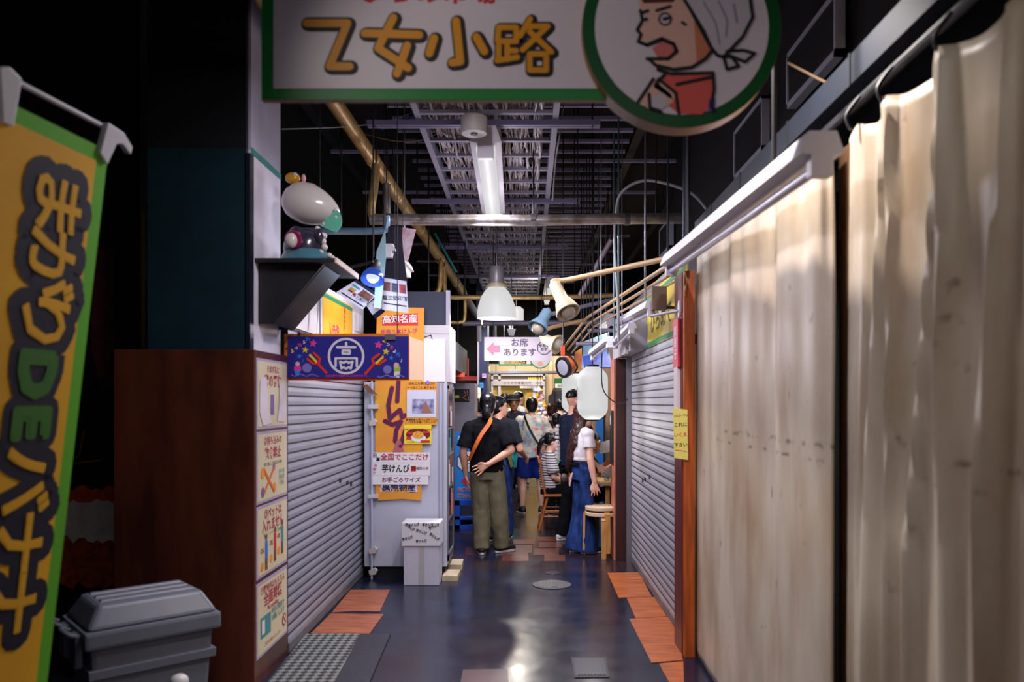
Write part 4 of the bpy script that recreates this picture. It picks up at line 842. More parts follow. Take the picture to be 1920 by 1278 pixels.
strokes(Front(FY+.02), [[(792, 624), (842, 626)]], 1, 'seam', LILACM, t, .002); strokes(Front(FY+.02), [[(796, 632), (808, 628), (812, 640), (820, 645)]], 1.6, 'cord', INK, t, .003)
a, c = PX(706, 609, FY+.02), PX(843, 556, FY+.02)
t = thing('fascia_panel', 'dark blue panel in pale frame above the white cabinet', 'panel', a); box('panel_face', (a.x, FY+.05, a.z), (c.x-.03, FY+.1, c.z+.05), M('panel_navy', (30, 36, 58), .6), t); box('frame_post', (c.x-.035, FY+.03, a.z), (c.x, FY+.1, c.z+.06), LILACM, t)
t = thing('exhaust_box', 'crinkled steel duct box beyond the white cabinet', 'duct', (-1, 9, 1.95))
box('casing', (-1.3, 8.0, 1.95), (-.75, 10.0, 2.25), M('foil_box', (96, 100, 114), .42, .8, c2=(36, 40, 54), scale=7, stretch=(1, 2.5, .8), bump=.6, bscale=12), t); box('end_strip', (-.76, 10.0, 1.93), (-.735, 10.06, 2.16), M('strip_red', (214, 40, 50), .5), t)
for y in (8.1, 9.9): tube('hanger_rod', [(-1.0, y, 2.24), (-1.0, y, 4.4)], .008, DARK, t)
t = thing('awning_trim', 'orange-red trim strip hung under the steel duct box', 'trim', (-1, 9, 1.9)); box('strip_face', (-1.2, 9.2, 1.9), (-.72, 9.26, 1.95), M('trim_orange', (200, 70, 30), .6), t); box('red_strip', (-.9, 9.6, 1.87), (-.6, 9.64, 1.92), M('trim_red', (160, 30, 24), .6), t); tube('hanger_rod', [(-.85, 9.26, 1.93), (-.85, 9.6, 1.9)], .006, DARK, t)
for x in (-1.0, -.8): tube('hanger_rod', [(x, 9.23, 1.94), (x, 9.23, 4.4)], .005, DARK, t)
t = thing('steel_refrigerator', 'steel refrigerator with an open motor bay, behind the white fridge', 'refrigerator', (-.9, 10.9, 0))
a, c = PX(838, 718, 10.55), PX(890, 985, 10.55); GF = M('fridge_steel', (150, 146, 156), .35, .5, vary=.1, scale=2)
box('body', (a.x-.3, 10.55, .05), (c.x, 11.2, a.z), GF, t, bevel=.006); box('plinth', (a.x-.28, 10.6, 0), (c.x-.03, 11.1, .05), INK, t)
p2 = Front(10.55); rects(p2, [(846, 754, 880, 729)], 'motor_bay', INK, t, .004); polys(p2, [disc(862, 742, 9, 16, 6)], 'motor', DARK, t, .006); rects(p2, [(853, 746, 861, 741)], 'yellow_plate', STY, t, .008)
strokes(p2, [[(870, 732), (874, 740), (868, 745), (876, 750)], [(876, 732), (879, 750)]], 1.2, 'copper_pipe', M('copper', (190, 120, 96), .35, .6), t, .008)
rects(p2, [(842, 763, 889, 762)], 'seam', LILACM, t, .003)
# papers and flag on the fridge
t = thing('shop_flag', 'tall orange shop flag with purple brush writing on the white fridge front', 'flag', PX(740, 940, FY-.02))
FO = M('flag_orange', (222, 166, 44), .7, c2=(222, 140, 50), scale=2.5); p3 = Front(FY-.02); z_off = 0
MB().prism([p3.pt(u, v) for u, v in ((707, 575), (795, 577), (794, 712), (790, 938), (756, 935), (704, 938), (703, 720))], (0, .006, 0)).build('cloth', FO, t)
polys(p3, [[(766, 630), (794, 640), (793, 712), (766, 712)]], 'sheer_patch', M('flag_pale', (226, 190, 160), .7), t, .001)
polys(p3, [[(717, 592), (783, 587), (784, 610), (717, 610)]], 'red_label', RED, t, .002); text(p3, '高知名産', 750, 599, 16.5, PAPER, t, bold=.02, rot=.04, k=.004)
text(p3, '手造り本けんぴ', 748, 622, 11, MAGENTA, t, bold=.02, rot=.06, k=.003, sx=.9)
PUR = M('brush_purple', (84, 22, 70), .6); PRD = M('brush_edge', (190, 40, 60), .6)
kk = [[(735, 727), (728, 760), (731, 785), (738, 778)], [(747, 715), (745, 752)], [(738, 778), (750, 768), (754, 782), (760, 778)], [(722, 789), (736, 796), (752, 790), (743, 806), (741, 826), (751, 836), (760, 806)]]
strokes(p3, kk, 9, 'brush_writing', PRD, t, .002); strokes(p3, kk, 7, 'brush_writing', PUR, t, .003)
text(p3, '黒潮物産', 748, 914, 17.5, CW, t, bold=.07, k=.002, name='lettering_outline'); text(p3, '黒潮物産', 748, 914, 16, M('flag_navy', (34, 32, 90), .7), t, bold=.02, k=.004)
polys(p3, [[(736, 848), (743, 826), (750, 822), (758, 846)]], 'plastic_wrap', M('wrap_pink', (176, 104, 110), .25), t, .0035)
tube('pole', [PX(697, 714, FY-.04), PX(697, 1088, FY-.04)], .011, M('pole_lilac', (176, 180, 206), .4), t)
for y in (762, 930): MB().box(PX(690, y+4, FY-.056), PX(710, y-4, FY-.02)).build('tape', M('tape_grey', (200, 196, 200), .4), t)
for y in (1030, 1070, 790): MB().prism([PX(u, v, FY-.055) for u, v in ((691, y), (702, y-5), (707, y), (704, y+7), (693, y+8))], (0, .05, 0)).build('tape_wad', M('tape_cream', (190, 182, 176), .5), t)
def sheet(label, x0, y0, x1, y1, mat, nm='notice', Y=FY-.026, rz=0):
    p = Front(Y); t = thing(nm, label, 'notice', p.pt(x0, y1)); MB().prism([p.pt(u, v) for u, v in ((x0, y0), (x1, y0), (x1, y1), (x0, y1))], (0, .003, 0)).build('paper_sheet', mat, t); return p, t
p, t = sheet('orange notice holding a white page with a photo, on the white fridge', 762, 715, 819, 796, M('notice_orange_paper', (226, 150, 40), .6))
rects(p, [(763, 782, 818, 731)], 'white_page', M('page_white', (206, 208, 226), .4), t, .002); rects(p, [(773, 774, 814, 748)], 'photo', M('photo_alley', (90, 84, 130), .5, c2=(190, 190, 220), scale=16), t, .004); polys(p, [[(790, 774), (798, 750), (802, 760), (810, 774)]], 'photo_path', M('photo_path', (150, 100, 84), .6), t, .005)
text(p, '日本三大芋けんぴの', 791, 719, 5.6, INK, t, bold=.01, k=.003); text(p, '一つはここにあります!?', 791, 726.5, 5.2, INK, t, bold=.01, k=.003); text(p, '黒潮物産の芋けんぴチラシは\n ひろめ市場にてゲット中', 791, 789, 4.6, INK, t, bold=.01, k=.003)
polys(p, [disc(802, 717, 4, 10)], 'magnet', M('magnet_violet', (150, 110, 180), .4), t, .008)
p, t = sheet('yellow flyer with a plate of chips, below the orange notice', 758, 796, 809, 832, M('flyer_yellow', (236, 214, 50), .5), 'flyer')
polys(p, [disc(784, 814, 23, 24, 11)], 'sweet_potato', M('potato_red', (110, 26, 34), .6), t, .002); polys(p, [disc(784, 821, 15, 24, 7)], 'plate', PAPER, t, .003); polys(p, [disc(784, 815, 11, 16, 7)], 'chips', M('chips', (236, 170, 50), .6, vary=.35, scale=60), t, .004)
text(p, 'THE SWEET POTATO SNACK', 784, 804.5, 4, MAR, t, bold=.03, k=.005); rects(p, [(763, 814, 774, 810), (793, 812, 806, 808), (789, 829, 806, 825), (762, 823, 772, 819)], 'tag_print', RED, t, .005); text(p, 'ひろめ市場', 770, 828.5, 3, INK, t, k=.005)
p, t = sheet('upper handwritten strip in red on the white fridge', 696, 848, 806, 867, PAPER, 'handwritten_notice', FY-.03)
text(p, '全国でここだけ', 759, 857, 13, MAR, t, bold=.015, k=.003); text(p, '日', 703, 854, 8.5, INK, t, bold=.02, k=.003); text(p, '本', 709, 861, 8.5, INK, t, bold=.02, k=.003)
p, t = sheet('middle handwritten strip in bold black on the white fridge', 696, 867.5, 806, 891, PAPER, 'handwritten_notice', FY-.03)
text(p, '芋けんぴ', 742, 879, 16, INK, t, bold=.02, sx=.82, k=.003); rects(p, [(770.5, 883, 780, 873)], 'red_tag', RED, t, .002); text(p, '15', 775, 878, 9, INK, t, bold=.03, k=.004); text(p, '種類の', 789, 878, 6, INK, t, k=.003); text(p, '味', 801, 878, 6, RED, t, bold=.02, k=.003)
text(p, '手造り', 702, 879, 7, MAR, t, rot=-PI/2-.2, bold=.01, k=.003)
p, t = sheet('lower handwritten strip in purple on the white fridge', 696, 891.5, 803, 908, PAPER, 'handwritten_notice', FY-.03)
text(p, 'お手ごろサイズ', 752, 899.5, 10.5, M('pen_purple', (120, 30, 90), .6), t, bold=.012, k=.003)
tag(MB().prism([PX(u, v, FY-.06) for u, v in ((680, 722), (690, 735), (702, 738), (709, 741), (698, 730), (688, 720))], (0, .012, 0)).build('dried_leaf', M('leaf_brown', (120, 74, 50), .7)), 'curled brown leaf-shaped strip at the top left of the fridge', 'strip')
# cardboard cartons
CARD = M('carton_white', (190, 188, 204), .6, vary=.05)
BY = 6.97; t = thing('carton', 'tall white taped carton standing before the white fridge', 'carton', PX(790, 1098, BY))
a, c = PX(757, 1098, BY), PX(823, 1024, BY); box('body', (a.x, BY, .002), (c.x, BY+.26, c.z), CARD, t, bevel=.003); box('tape', (PX(785, 0, BY).x, BY-.002, .004), (PX(796, 0, BY).x, BY, c.z), M('packing_tape', (172, 168, 172), .3), t)
t = thing('carton', 'white carton printed with black writing, on top of the taped carton', 'carton', PX(790, 1024, BY))
a, c = PX(753, 1024, BY-.01), PX(825, 980, BY-.01); box('body', (a.x, BY-.01, a.z+.002), (c.x, BY+.27, c.z), M('carton_print', (206, 204, 210), .6), t, bevel=.003)
p = Front(BY-.01)
for u, v, r in ((768, 988, -.6), (790, 997, -.3), (814, 987, .4), (764, 1009, .3), (790, 1014, .1), (814, 1006, -.6), (776, 984, .2), (802, 984, 0)): text(p, '芋けんぴ', u, v, 6.5, INK, t, bold=.03, rot=r, k=.003, sx=.8)
tag(MB().prism([FL(846, 1057)+V((0, 0, .001)), FL(869, 1057)+V((0, 0, .001)), FL(866, 1068)+V((0, 0, .001)), FL(840, 1068)+V((0, 0, .001))], (0, 0, .05)).build('wood_block', M('block_tan', (200, 182, 150), .6, vary=.3)), 'pale wooden block on the floor beside the fridge, farther one', 'block')
tag(MB().prism([FL(836, 1076)+V((0, 0, .001)), FL(863, 1076)+V((0, 0, .001)), FL(858, 1089)+V((0, 0, .001)), FL(829, 1089)+V((0, 0, .001))], (0, 0, .045)).build('wood_block', M('block_tan', (200, 182, 150), .6)), 'pale wooden block on the floor beside the white carton, nearer one', 'block')

# ------------------------------------------------------------------ floor things
def slab(name, label, cat, pts, th, mat, group=None, bevel=0.):
    b = MB().prism([FL(*q_)+V((0, 0, .001)) for q_ in pts], (0, 0, th)); return tag(b.build(name, mat, bevel=bevel), label, cat, group)
LAM = M('laminate', (176, 104, 72), .35, c2=(140, 76, 48), scale=3, stretch=(1.5, 9, 1)); LAMO = M('laminate_orange', (190, 106, 56), .3, c2=(152, 78, 38), scale=3, stretch=(1.5, 9, 1))
slab('floor_sheet', 'wood-look floor sheet by the left shutter, nearest the carton', 'floor sheet', [(657, 1106), (731, 1106), (712, 1147), (660, 1146), (622, 1149)], .004, LAM)
slab('floor_sheet', 'wood-look floor sheet by the left shutter, touching the rubber mat', 'floor sheet', [(620, 1151), (719, 1152), (691, 1191), (580, 1191)], .004, LAM)
slab('floor_sheet', 'wood-look floor sheet by the right shutter, farthest one', 'floor sheet', [(1139, 1074), (1198, 1073), (1222, 1119), (1160, 1121)], .004, LAMO)
slab('floor_sheet', 'wood-look floor sheet by the right shutter, second from far', 'floor sheet', [(1175, 1121), (1227, 1120), (1250, 1156), (1192, 1160)], .004, LAMO)
slab('floor_sheet', 'wood-look floor sheet by the right shutter with a curled edge', 'floor sheet', [(1180, 1161), (1254, 1157), (1276, 1196), (1280, 1238), (1222, 1243)], .004, LAMO)
slab('floor_sheet', 'wood-look floor sheet nearest the orange post', 'floor sheet', [(1236, 1245), (1281, 1240), (1283, 1300), (1266, 1300)], .004, LAMO)
slab('floor_patch', 'brown worn patch of floor sheet at the bottom middle of the aisle', 'floor sheet', [(868, 1255), (952, 1254), (954, 1300), (860, 1300)], .0015, M('patch_brown', (84, 52, 50), .3, vary=.4, scale=4))
def rubber():
    m = bpy.data.materials.new('rubber_mat'); m.use_nodes = True; nt = m.node_tree; b = nt.nodes['Principled BSDF']; N = nt.nodes.new; Lk = nt.links.new
    tc = N('ShaderNodeTexCoord'); mp = N('ShaderNodeMapping'); mp.inputs['Rotation'].default_value = (0, 0, PI/4); Lk(tc.outputs['Object'], mp.inputs[0])
    ck = N('ShaderNodeTexChecker'); ck.inputs['Scale'].default_value = 25; ck.inputs[1].default_value = (*lin((120, 124, 118)), 1); ck.inputs[2].default_value = (*lin((26, 30, 40)), 1); Lk(mp.outputs[0], ck.inputs[0])
    Lk(ck.outputs[0], b.inputs['Base Color']); b.inputs['Roughness'].default_value = .6; return m
t = thing('rubber_mat', 'black rubber mat with pale diamond pattern at the foot of the left pillar', 'mat', FL(620, 1235))
MB().prism([FL(*q_)+V((0, 0, .001)) for q_ in ((574, 1190), (732, 1190), (680, 1310), (478, 1310))], (0, 0, .01)).build('base', M('rubber_dark', (26, 28, 42), .55, bump=.4, scale=90), t)
MB().prism([FL(*q_)+V((0, 0, .012)) for q_ in ((574, 1191), (676, 1191), (612, 1310), (482, 1310))], (0, 0, .002)).build('pattern_strip', rubber(), t)
c = FL(1035, 1096); t = thing('manhole_cover', 'round metal manhole cover in the middle of the aisle', 'manhole cover', c)
MH = M('iron_pale', (128, 128, 132), .35, .7, bump=.5, scale=60); MB().lathe(c, [(0, .001), (.172, .001), (.172, .006), (.158, .006), (.156, .004), (0, .004)], 36).build('rim', M('iron_rim', (90, 90, 98), .35, .6), t)
b = MB()
for i in range(-7, 8):
    for j in range(-7, 8):
        x, y = i*.021, j*.021
        if x*x+y*y < .0225: b.box((c.x+x-.0065, c.y+y-.0065, .004), (c.x+x+.0065, c.y+y+.0065, .007))
b.build('stud_pattern', MH, t); box('handle_slot', (c.x-.01, c.y-.12, .0065), (c.x+.045, c.y-.1, .008), INK, t)
c = FL(1036, 1074); t = thing('floor_drain', 'small round floor cap just behind the manhole cover', 'floor cap', c); MB().lathe(c, [(0, .001), (.075, .001), (.073, .006), (0, .006)], 28).build('cap', M('cap_wet', (80, 82, 92), .2, .5), t, smooth=True)
t = thing('square_cover', 'square ribbed metal floor cover near the front right', 'floor cover', FL(1106, 1250))
f = [FL(*q_) for q_ in ((1071, 1233), (1136, 1233), (1143, 1270), (1077, 1271))]; MB().prism([p+V((0, 0, .001)) for p in f], (0, 0, .004)).build('frame', M('cover_dark', (44, 46, 58), .35, .5), t)
mid = sum(f, V())/4; MB().prism([mid+(p-mid)*.86+V((0, 0, .005)) for p in f], (0, 0, .002)).build('lid', M('cover_lid', (78, 78, 92), .35, .6), t)
b = MB()
for i in range(9):
    u = (i+.5)/9; p0 = mid+((f[3]*(1-u)+f[2]*u)-mid)*.8; p1 = mid+((f[0]*(1-u)+f[1]*u)-mid)*.8; b.bar(p0+V((0, 0, .008)), p1+V((0, 0, .008)), .011, .004)
b.build('rib_pattern', M('cover_rib', (70, 70, 84), .3, .6), t)
tl = M('tile_red', (104, 52, 44), .3, vary=.45, scale=6)
b = MB()
for x_, y_, w_, h_ in ((941, 1052, 50, 16), (952, 1036, 46, 14), (1000, 1040, 48, 12), (1010, 1026, 44, 10), (962, 1020, 40, 9), (1020, 1052, 40, 12), (872, 1040, 40, 14), (1008, 1014, 40, 8)):
    b.prism([FL(x_, y_)+V((0, 0, .0005)), FL(x_+w_, y_)+V((0, 0, .0005)), FL(x_+w_*.98, y_-h_)+V((0, 0, .0005)), FL(x_+w_*.02, y_-h_)+V((0, 0, .0005))], (0, 0, .002))
struct(b.build('floor_tiles', tl))

# ------------------------------------------------------------------ right side: housing, banners, notes
t = thing('shutter_box', 'pale roll-up box at the far top of the silver shutter', 'shutter box', (1.0, 7.9, 2.06)); box('casing', (.93, 7.15, 2.07), (1.075, 8.4, 2.42), M('casing_cream', (190, 184, 188), .5), t, bevel=.004); box('end_cap', (.925, 7.12, 2.07), (1.075, 7.15, 2.42), LILACM, t); box('motor_casing', (.9, 7.3, 2.05), (.93, 8.35, 2.2), M('casing_cream', (190, 184, 188), .5), t)
pl = Plane((1.08, 7.0, 0), (0, -1, 0), (0, 0, 1)); YR = M('banner_lemon', (226, 200, 70), .5, vary=.15)
t = thing('wall_banner', 'yellow banner with green edges above the silver shutter', 'banner', (1.07, 6.2, 2.07)); box('sheet_face', (1.07, 5.32, 2.07), (1.078, 7.08, 2.55), YR, t)
pl = Plane((1.07, 7.08, 2.07), (0, -1, 0), (0, 0, 1)); rects(pl, [(0, .02, 1.74, .06), (0, .43, 1.74, .46)], 'stripe', M('stripe_green', (60, 150, 90), .6), t, .003)
text(pl, 'ひろめで', .7, .2, .2, M('banner_text', (70, 64, 50), .6), t, bold=.0, sx=1.3, k=.004); polys(pl, [disc(.75, .32, .16, 20, .08)], 'white_print', PAPER, t, .0035)
b = MB(); b.box((.955, 5.45, 2.245), (1.07, 5.48, 2.262)); tag(b.build('bracket_arm', DARK), 'short dark arm behind the ballast of the middle tube fixture', 'bracket')
t = thing('red_sign', 'narrow red and white vertical sign on the orange post', 'sign', (.975, 5.2, 1.8)); box('board', (.962, 5.08, 1.83), (.98, 5.24, 2.14), M('sign_red', (206, 36, 66), .5), t); box('white_end', (.962, 5.1, 1.55), (.981, 5.22, 1.83), M('sign_pale', (206, 190, 196), .5), t)
pl = Plane((.962, 5.24, 1.83), (0, -1, 0), (0, 0, 1)); text(pl, '営業中', .08, .16, .075, PAPER, t, rot=-PI/2, bold=.02, k=.002)
t = thing('wall_bracket', 'small white cable clip plate on the orange post', 'bracket', (.978, 5.1, 2.2)); MB().prism([(.982, 5.1+.03*math.cos(q_), 2.2+.055*math.sin(q_)) for q_ in [i*PI/8 for i in range(16)]], (-.012, 0, 0)).build('plate', PAPER, t); tube('arm', [(.975, 5.1, 2.19), (.86, 5.5, 2.2)], .01, LILACM, t)
NOTE = M('note_yellow', (220, 206, 110), .5); pl = Front(4.985)
t = thing('note', 'yellow handwritten note taped to the orange post', 'note', pl.pt(1276, 860)); MB().prism([pl.pt(u, v) for u, v in ((1262, 764), (1289, 768), (1290, 862), (1264, 858))], (0, .004, 0)).build('paper_sheet', NOTE, t)
for s_, v, m in (('リルコーテル', 779, INK), ('これに', 796, INK), ('いくえ', 815, RED), ('下さい', 834, INK)): text(pl, s_, 1276, v, 8.5 if len(s_) < 5 else 4.6, m, t, bold=.015, rot=.06, k=.002)
strokes(pl, [[(1266, 843), (1287, 846)]], 1, 'underline', RED, t, .002)
cable('tan cord tied round the top of the orange post', [(.99, 4.99, 2.42), (1.0, 4.985, 2.36), (.985, 4.98, 2.3), (.99, 4.99, 2.27)], .004, M('cord_tan', (206, 170, 110), .6))
# flags beyond the posts on the right
hang('light blue and white festival flag hanging beyond the tube fixtures', [(1094, 640), (1142, 622), (1142, 690), (1100, 692), (1090, 690)], 9.3, M('flag_sky', (70, 160, 214), .6, c2=(206, 214, 224), scale=4), 'hanging_flag', 'flag')
hang('narrow red flag with yellow edge hanging left of the sky blue one', [(1078, 660), (1091, 652), (1091, 694), (1078, 694)], 9.5, M('flag_red', (170, 50, 56), .6, c2=(210, 150, 50), scale=5), 'hanging_flag', 'flag')
t = thing('awning', 'blue awning at the right behind the larger lantern', 'awning', PX(1120, 690, 8.9)); p0, p1 = PX(1096, 690, 8.9), PX(1148, 690, 8.9)
MB().prism([p0, p1, p1+V((0, .35, .2)), p0+V((0, .35, .14))], (0, 0, .012)).build('cloth', M('awning_blue', (34, 72, 190), .6), t); x = PX(1140, 680, 9.2); tube('hanger_rod', [x, (x.x, x.y, 4.4)], .005, DARK, t)

# ------------------------------------------------------------------ arrow sign and far sign
pl = Front(9.0); t = thing('hanging_sign', 'white hanging sign with a pink arrow and octagon mark in mid passage', 'sign', PX(970, 655, 9))
a, c = PX(908, 676, 9.004), PX(1035, 632, 9.03); box('board', (a.x, a.y, a.z), (c.x, c.y, c.z), M('sign_pale_white', (172, 163, 172), .5), t)
q = lambda pts: [(840+x/4.917, 600+y/4.917) for x, y in pts]
polys(pl, [q([(356, 264), (422, 204), (424, 234), (480, 234), (480, 294), (424, 294), (422, 326)])], 'arrow', M('arrow_pink', (224, 96, 116), .6), t, .006)
text(pl, 'お席', *q([(658, 212)])[0], 16.5, M('sign_ink', (70, 60, 84), .6), t, bold=.008, k=.006); text(pl, 'あります', *q([(660, 300)])[0], 15.5, M('sign_ink', (70, 60, 84), .6), t, bold=.008, k=.006)
oc = [(q([(884, 254)])[0][0]+13*math.cos(i*PI/4+PI/8), q([(884, 254)])[0][1]+13*math.sin(i*PI/4+PI/8)) for i in range(8)]
strokes(pl, [oc+[oc[0]]], 1.1, 'octagon_mark', M('sign_ink', (70, 60, 84), .6), t, .006); text(pl, 'サカナ\nカナ', *q([(884, 254)])[0], 6.8, INK, t, bold=.02, k=.006)
for x in (925, 1015): p = PX(x, 634, 9.015); tube('hanger_rod', [p, (p.x, p.y, 4.4)], .005, DARK, t)
pl = Front(13.0); t = thing('hanging_sign', 'small green-edged hanging sign half hidden below the arrow sign', 'sign', PX(980, 680, 13))
a, c = PX(935, 685, 13), PX(1016, 640, 13.04); box('board', (a.x, a.y, a.z), (c.x, c.y, c.z), M('far_sign_green', (30, 170, 84), .5), t); rects(pl, [(937, 682.5, 1014, 642)], 'panel', SGN, t, .003)
MB().prism([pl.pt(u, v, .05) for u, v in disc(1013, 672, 19, 32)], (0, .06, 0)).build('round_board', M('far_sign_green', (30, 170, 84), .5), t); polys(pl, [disc(1013, 672, 17, 32)], 'round_panel', SGN, t, .055)
text(pl, '乙女小路', 966, 677, 10.5, INK, t, bold=.08, k=.006, name='lettering_outline'); text(pl, '乙女小路', 966, 677, 10.5, STY, t, bold=.035, k=.01)
strokes(pl, [[(1004, 675), (1010, 671), (1018, 676), (1024, 672)]], 1.2, 'outline', INK, t, .06); polys(pl, [disc(1013, 682, 5, 12)], 'picture', SK, t, .058)
for x in (945, 1005): p = PX(x, 642, 13.02); tube('hanger_rod', [p, (p.x, p.y, 4.4)], .006, DARK, t)

# ------------------------------------------------------------------ blue standing sign
pl = Front(10.1); t = thing('standing_sign', 'blue standing sign with octagon mark and red arrow, left of the crowd', 'sign', PX(890, 990, 10.1))
SB = M('stand_blue', (32, 130, 222), .45); FB_ = M('stand_frame', (24, 84, 206), .4); a = PX(853, 985, 10.1); x1_ = PX(930, 0, 10.1).x; zb = PX(0, 938, 10.1).z; zt_ = PX(0, 810, 10.1).z
box('panel', (a.x, 10.1, zb), (x1_, 10.13, zt_), SB, t)
b = MB(); b.box((a.x, 10.1, .0), (a.x+.06, 10.14, zb)); b.box((x1_-.06, 10.1, 0), (x1_, 10.14, zb)); b.box((a.x, 10.1, 0), (x1_, 10.14, .05)); b.box((a.x, 10.1, .12), (x1_, 10.14, .16)); b.box((a.x, 10.1, zb-.06), (x1_, 10.14, zb)); b.build('frame', FB_, t)
b = MB(); [b.bar((x_, 10.14, zt_-.1), (x_, 10.5, .01), .03, .03) for x_ in (a.x+.03, x1_-.03)]; b.build('leg', FB_, t)
text(pl, '酒', 866, 826, 15, PAPER, t, bold=.04, k=.004); text(pl, '場', 884, 826, 15, PAPER, t, bold=.04, k=.004)
oc = [(877+21*math.cos(i*PI/4+PI/8), 865+21*math.sin(i*PI/4+PI/8)) for i in range(8)]; polys(pl, [oc], 'octagon_panel', PAPER, t, .003); strokes(pl, [oc+[oc[0]]], 1.3, 'octagon_mark', INK, t, .004); text(pl, 'サカナ\nカナ', 877, 865, 12.5, INK, t, bold=.02, k=.005)
polys(pl, [[(864, 901), (877, 890), (877, 896), (900, 896), (900, 906), (877, 906), (877, 912)]], 'arrow', RED, t, .004)
text(pl, 'お席あります', 882, 918, 8, PAPER, t, bold=.06, k=.003, name='lettering_outline'); text(pl, 'お席あります', 882, 918, 8, RED, t, bold=.02, k=.005); text(pl, '持ち込みOK', 880, 930, 8, PAPER, t, bold=.06, k=.003, name='lettering_outline'); text(pl, '持ち込みOK', 880, 930, 8, RED, t, bold=.02, k=.005)

# ------------------------------------------------------------------ stools, chair, table
def stool(label, loc, rz):
    t = thing('stool', label, 'stool', (0, 0, 0), 'stacked wooden stools')
    MB().lathe((0, 0, 0), [(0, .43), (.165, .43), (.172, .435), (.172, .463), (.165, .468), (0, .468)], 32).build('seat', M('seat_pale', (206, 180, 152), .45), t, smooth=True)
    for k in range(3):
        q_ = k*2*PI/3; d = V((math.cos(q_), math.sin(q_), 0)); pts = [d*.06+V((0, 0, .42)), d*.135+V((0, 0, .42)), d*.163+V((0, 0, .412)), d*.177+V((0, 0, .385)), d*.18+V((0, 0, .34)), d*.185+V((0, 0, .002))]
        b = MB(); w_ = d.cross(V((0, 0, 1)))*.025
        for p, r in zip(pts, pts[1:]):
            n_ = (r-p).normalized().cross(w_).normalized()*.011
            b.hexa([p-w_-n_, p+w_-n_, r+w_-n_, r-w_-n_, p-w_+n_, p+w_+n_, r+w_+n_, r-w_+n_])
        b.build('leg', WOODL, t)
    t.location = loc; t.rotation_euler = (0, 0, rz); return t
stool('lower of the two stacked wooden stools beside the dark post', (.78, 8.32, 0), .55)
stool('upper of the two stacked wooden stools beside the dark post', (.78, 8.32, .058), .78)
t = thing('dining_chair', 'wooden spindle-back chair under the person in the striped top', 'chair', (.42, 10.1, 0))
cx, cy_c = .41, 10.12
WC = M('chair_wood', (190, 112, 50), .4, c2=(150, 82, 34), scale=6)
b = MB(); b.prism([(cx-.2, cy_c-.2, .43), (cx+.2, cy_c-.2, .43), (cx+.22, cy_c+.2, .43), (cx-.2, cy_c+.2, .43)], (0, 0, .03)); b.build('seat', WC, t, bevel=.01)
for sx_, sy_ in ((-1, -1), (-1, 1), (1, -1), (1, 1)): tube('leg', [(cx+sx_*.15, cy_c+sy_*.15, .43), (cx+sx_*.2-(.06 if sx_ < 0 else 0), cy_c+sy_*.19, .0)], .018, WC, t)
for sy_ in (-1, 1): tube('stretcher', [(cx-.2, cy_c+sy_*.175, .18), (cx+.18, cy_c+sy_*.175, .18)], .011, WC, t); tube('stretcher', [(cx-.2, cy_c+sy_*.17, .25), (cx+.18, cy_c+sy_*.17, .25)], .011, WC, t)
for i in range(6): y_ = cy_c-.17+.068*i; tube('spindle', [(cx-.18, y_, .45), (cx-.25, y_, .86)], .011 if 0 < i < 5 else .015, WC, t)
b = MB(); b.prism([(cx-.265, cy_c-.2, .84), (cx-.235, cy_c-.2, .84), (cx-.235, cy_c+.2, .84), (cx-.265, cy_c+.2, .84)], (-.02, 0, .09)); b.build('crest_rail', WC, t, bevel=.008)
t = thing('dining_table', 'pale wooden table at the right behind the dark post', 'table', (1.2, 9.5, 0))
box('tabletop', (.80, 8.75, .69), (1.55, 10.35, .725), M('table_top', (206, 166, 110), .4, vary=.12, scale=4), t, bevel=.004)
for x_, y_ in ((.9, 8.9), (1.45, 8.9), (.9, 10.2), (1.45, 10.2)): box('leg', (x_-.025, y_-.025, 0), (x_+.025, y_+.025, .69), WOODL, t)
t = thing('bench', 'low orange bench under the pale wooden table', 'bench', (.95, 9.2, 0)); box('seat', (.66, 9.0, .36), (1.12, 9.5, .4), M('bench_ply', (214, 160, 84), .4), t); b = MB(); b.box((.72, 9.05, 0), (.76, 9.45, .36)); b.box((1.02, 9.05, 0), (1.06, 9.45, .36)); b.build('leg', DARK, t)
GLS = M('clear_glass', (232, 236, 240), .05, trans=.9)
g0 = None
for i, (x_, y_) in enumerate(((.9, 9.0), (.98, 9.12), (1.0, 8.9), (1.06, 9.2), (.94, 9.25), (1.1, 9.02))):
    lb = ['drinking glass at the near corner of the pale table', 'drinking glass just behind the corner glass', 'drinking glass on the table nearest the dark post', 'drinking glass in the middle of the cluster', 'drinking glass farther back on the table edge', 'drinking glass half behind the dark post'][i]
    if g0 is None:
        g0 = MB().lathe((0, 0, 0), [(.0, 0), (.03, 0), (.036, .11), (.033, .11), (.028, .008), (0, .008)], 18).build('drinking_glass', GLS, smooth=True); g0.location = (x_, y_, .727); tag(g0, lb, 'glass', 'drinking glasses on the table')
    else: dup(g0, (x_, y_, .727), lb)
t = thing('jar_tray', 'clear jug tray holding white packets on the pale table', 'container', (.92, 9.4, .725)); b = MB(); b.box((.86, 9.36, .727), (1.02, 9.5, .735)); [b.box(*z_) for z_ in (((.86, 9.36, .735), (.865, 9.5, .8)), ((1.015, 9.36, .735), (1.02, 9.5, .8)), ((.86, 9.36, .735), (1.02, 9.364, .8)))]; b.build('tray', GLS, t); box('packet', (.88, 9.39, .737), (.99, 9.47, .79), PAPER, t)

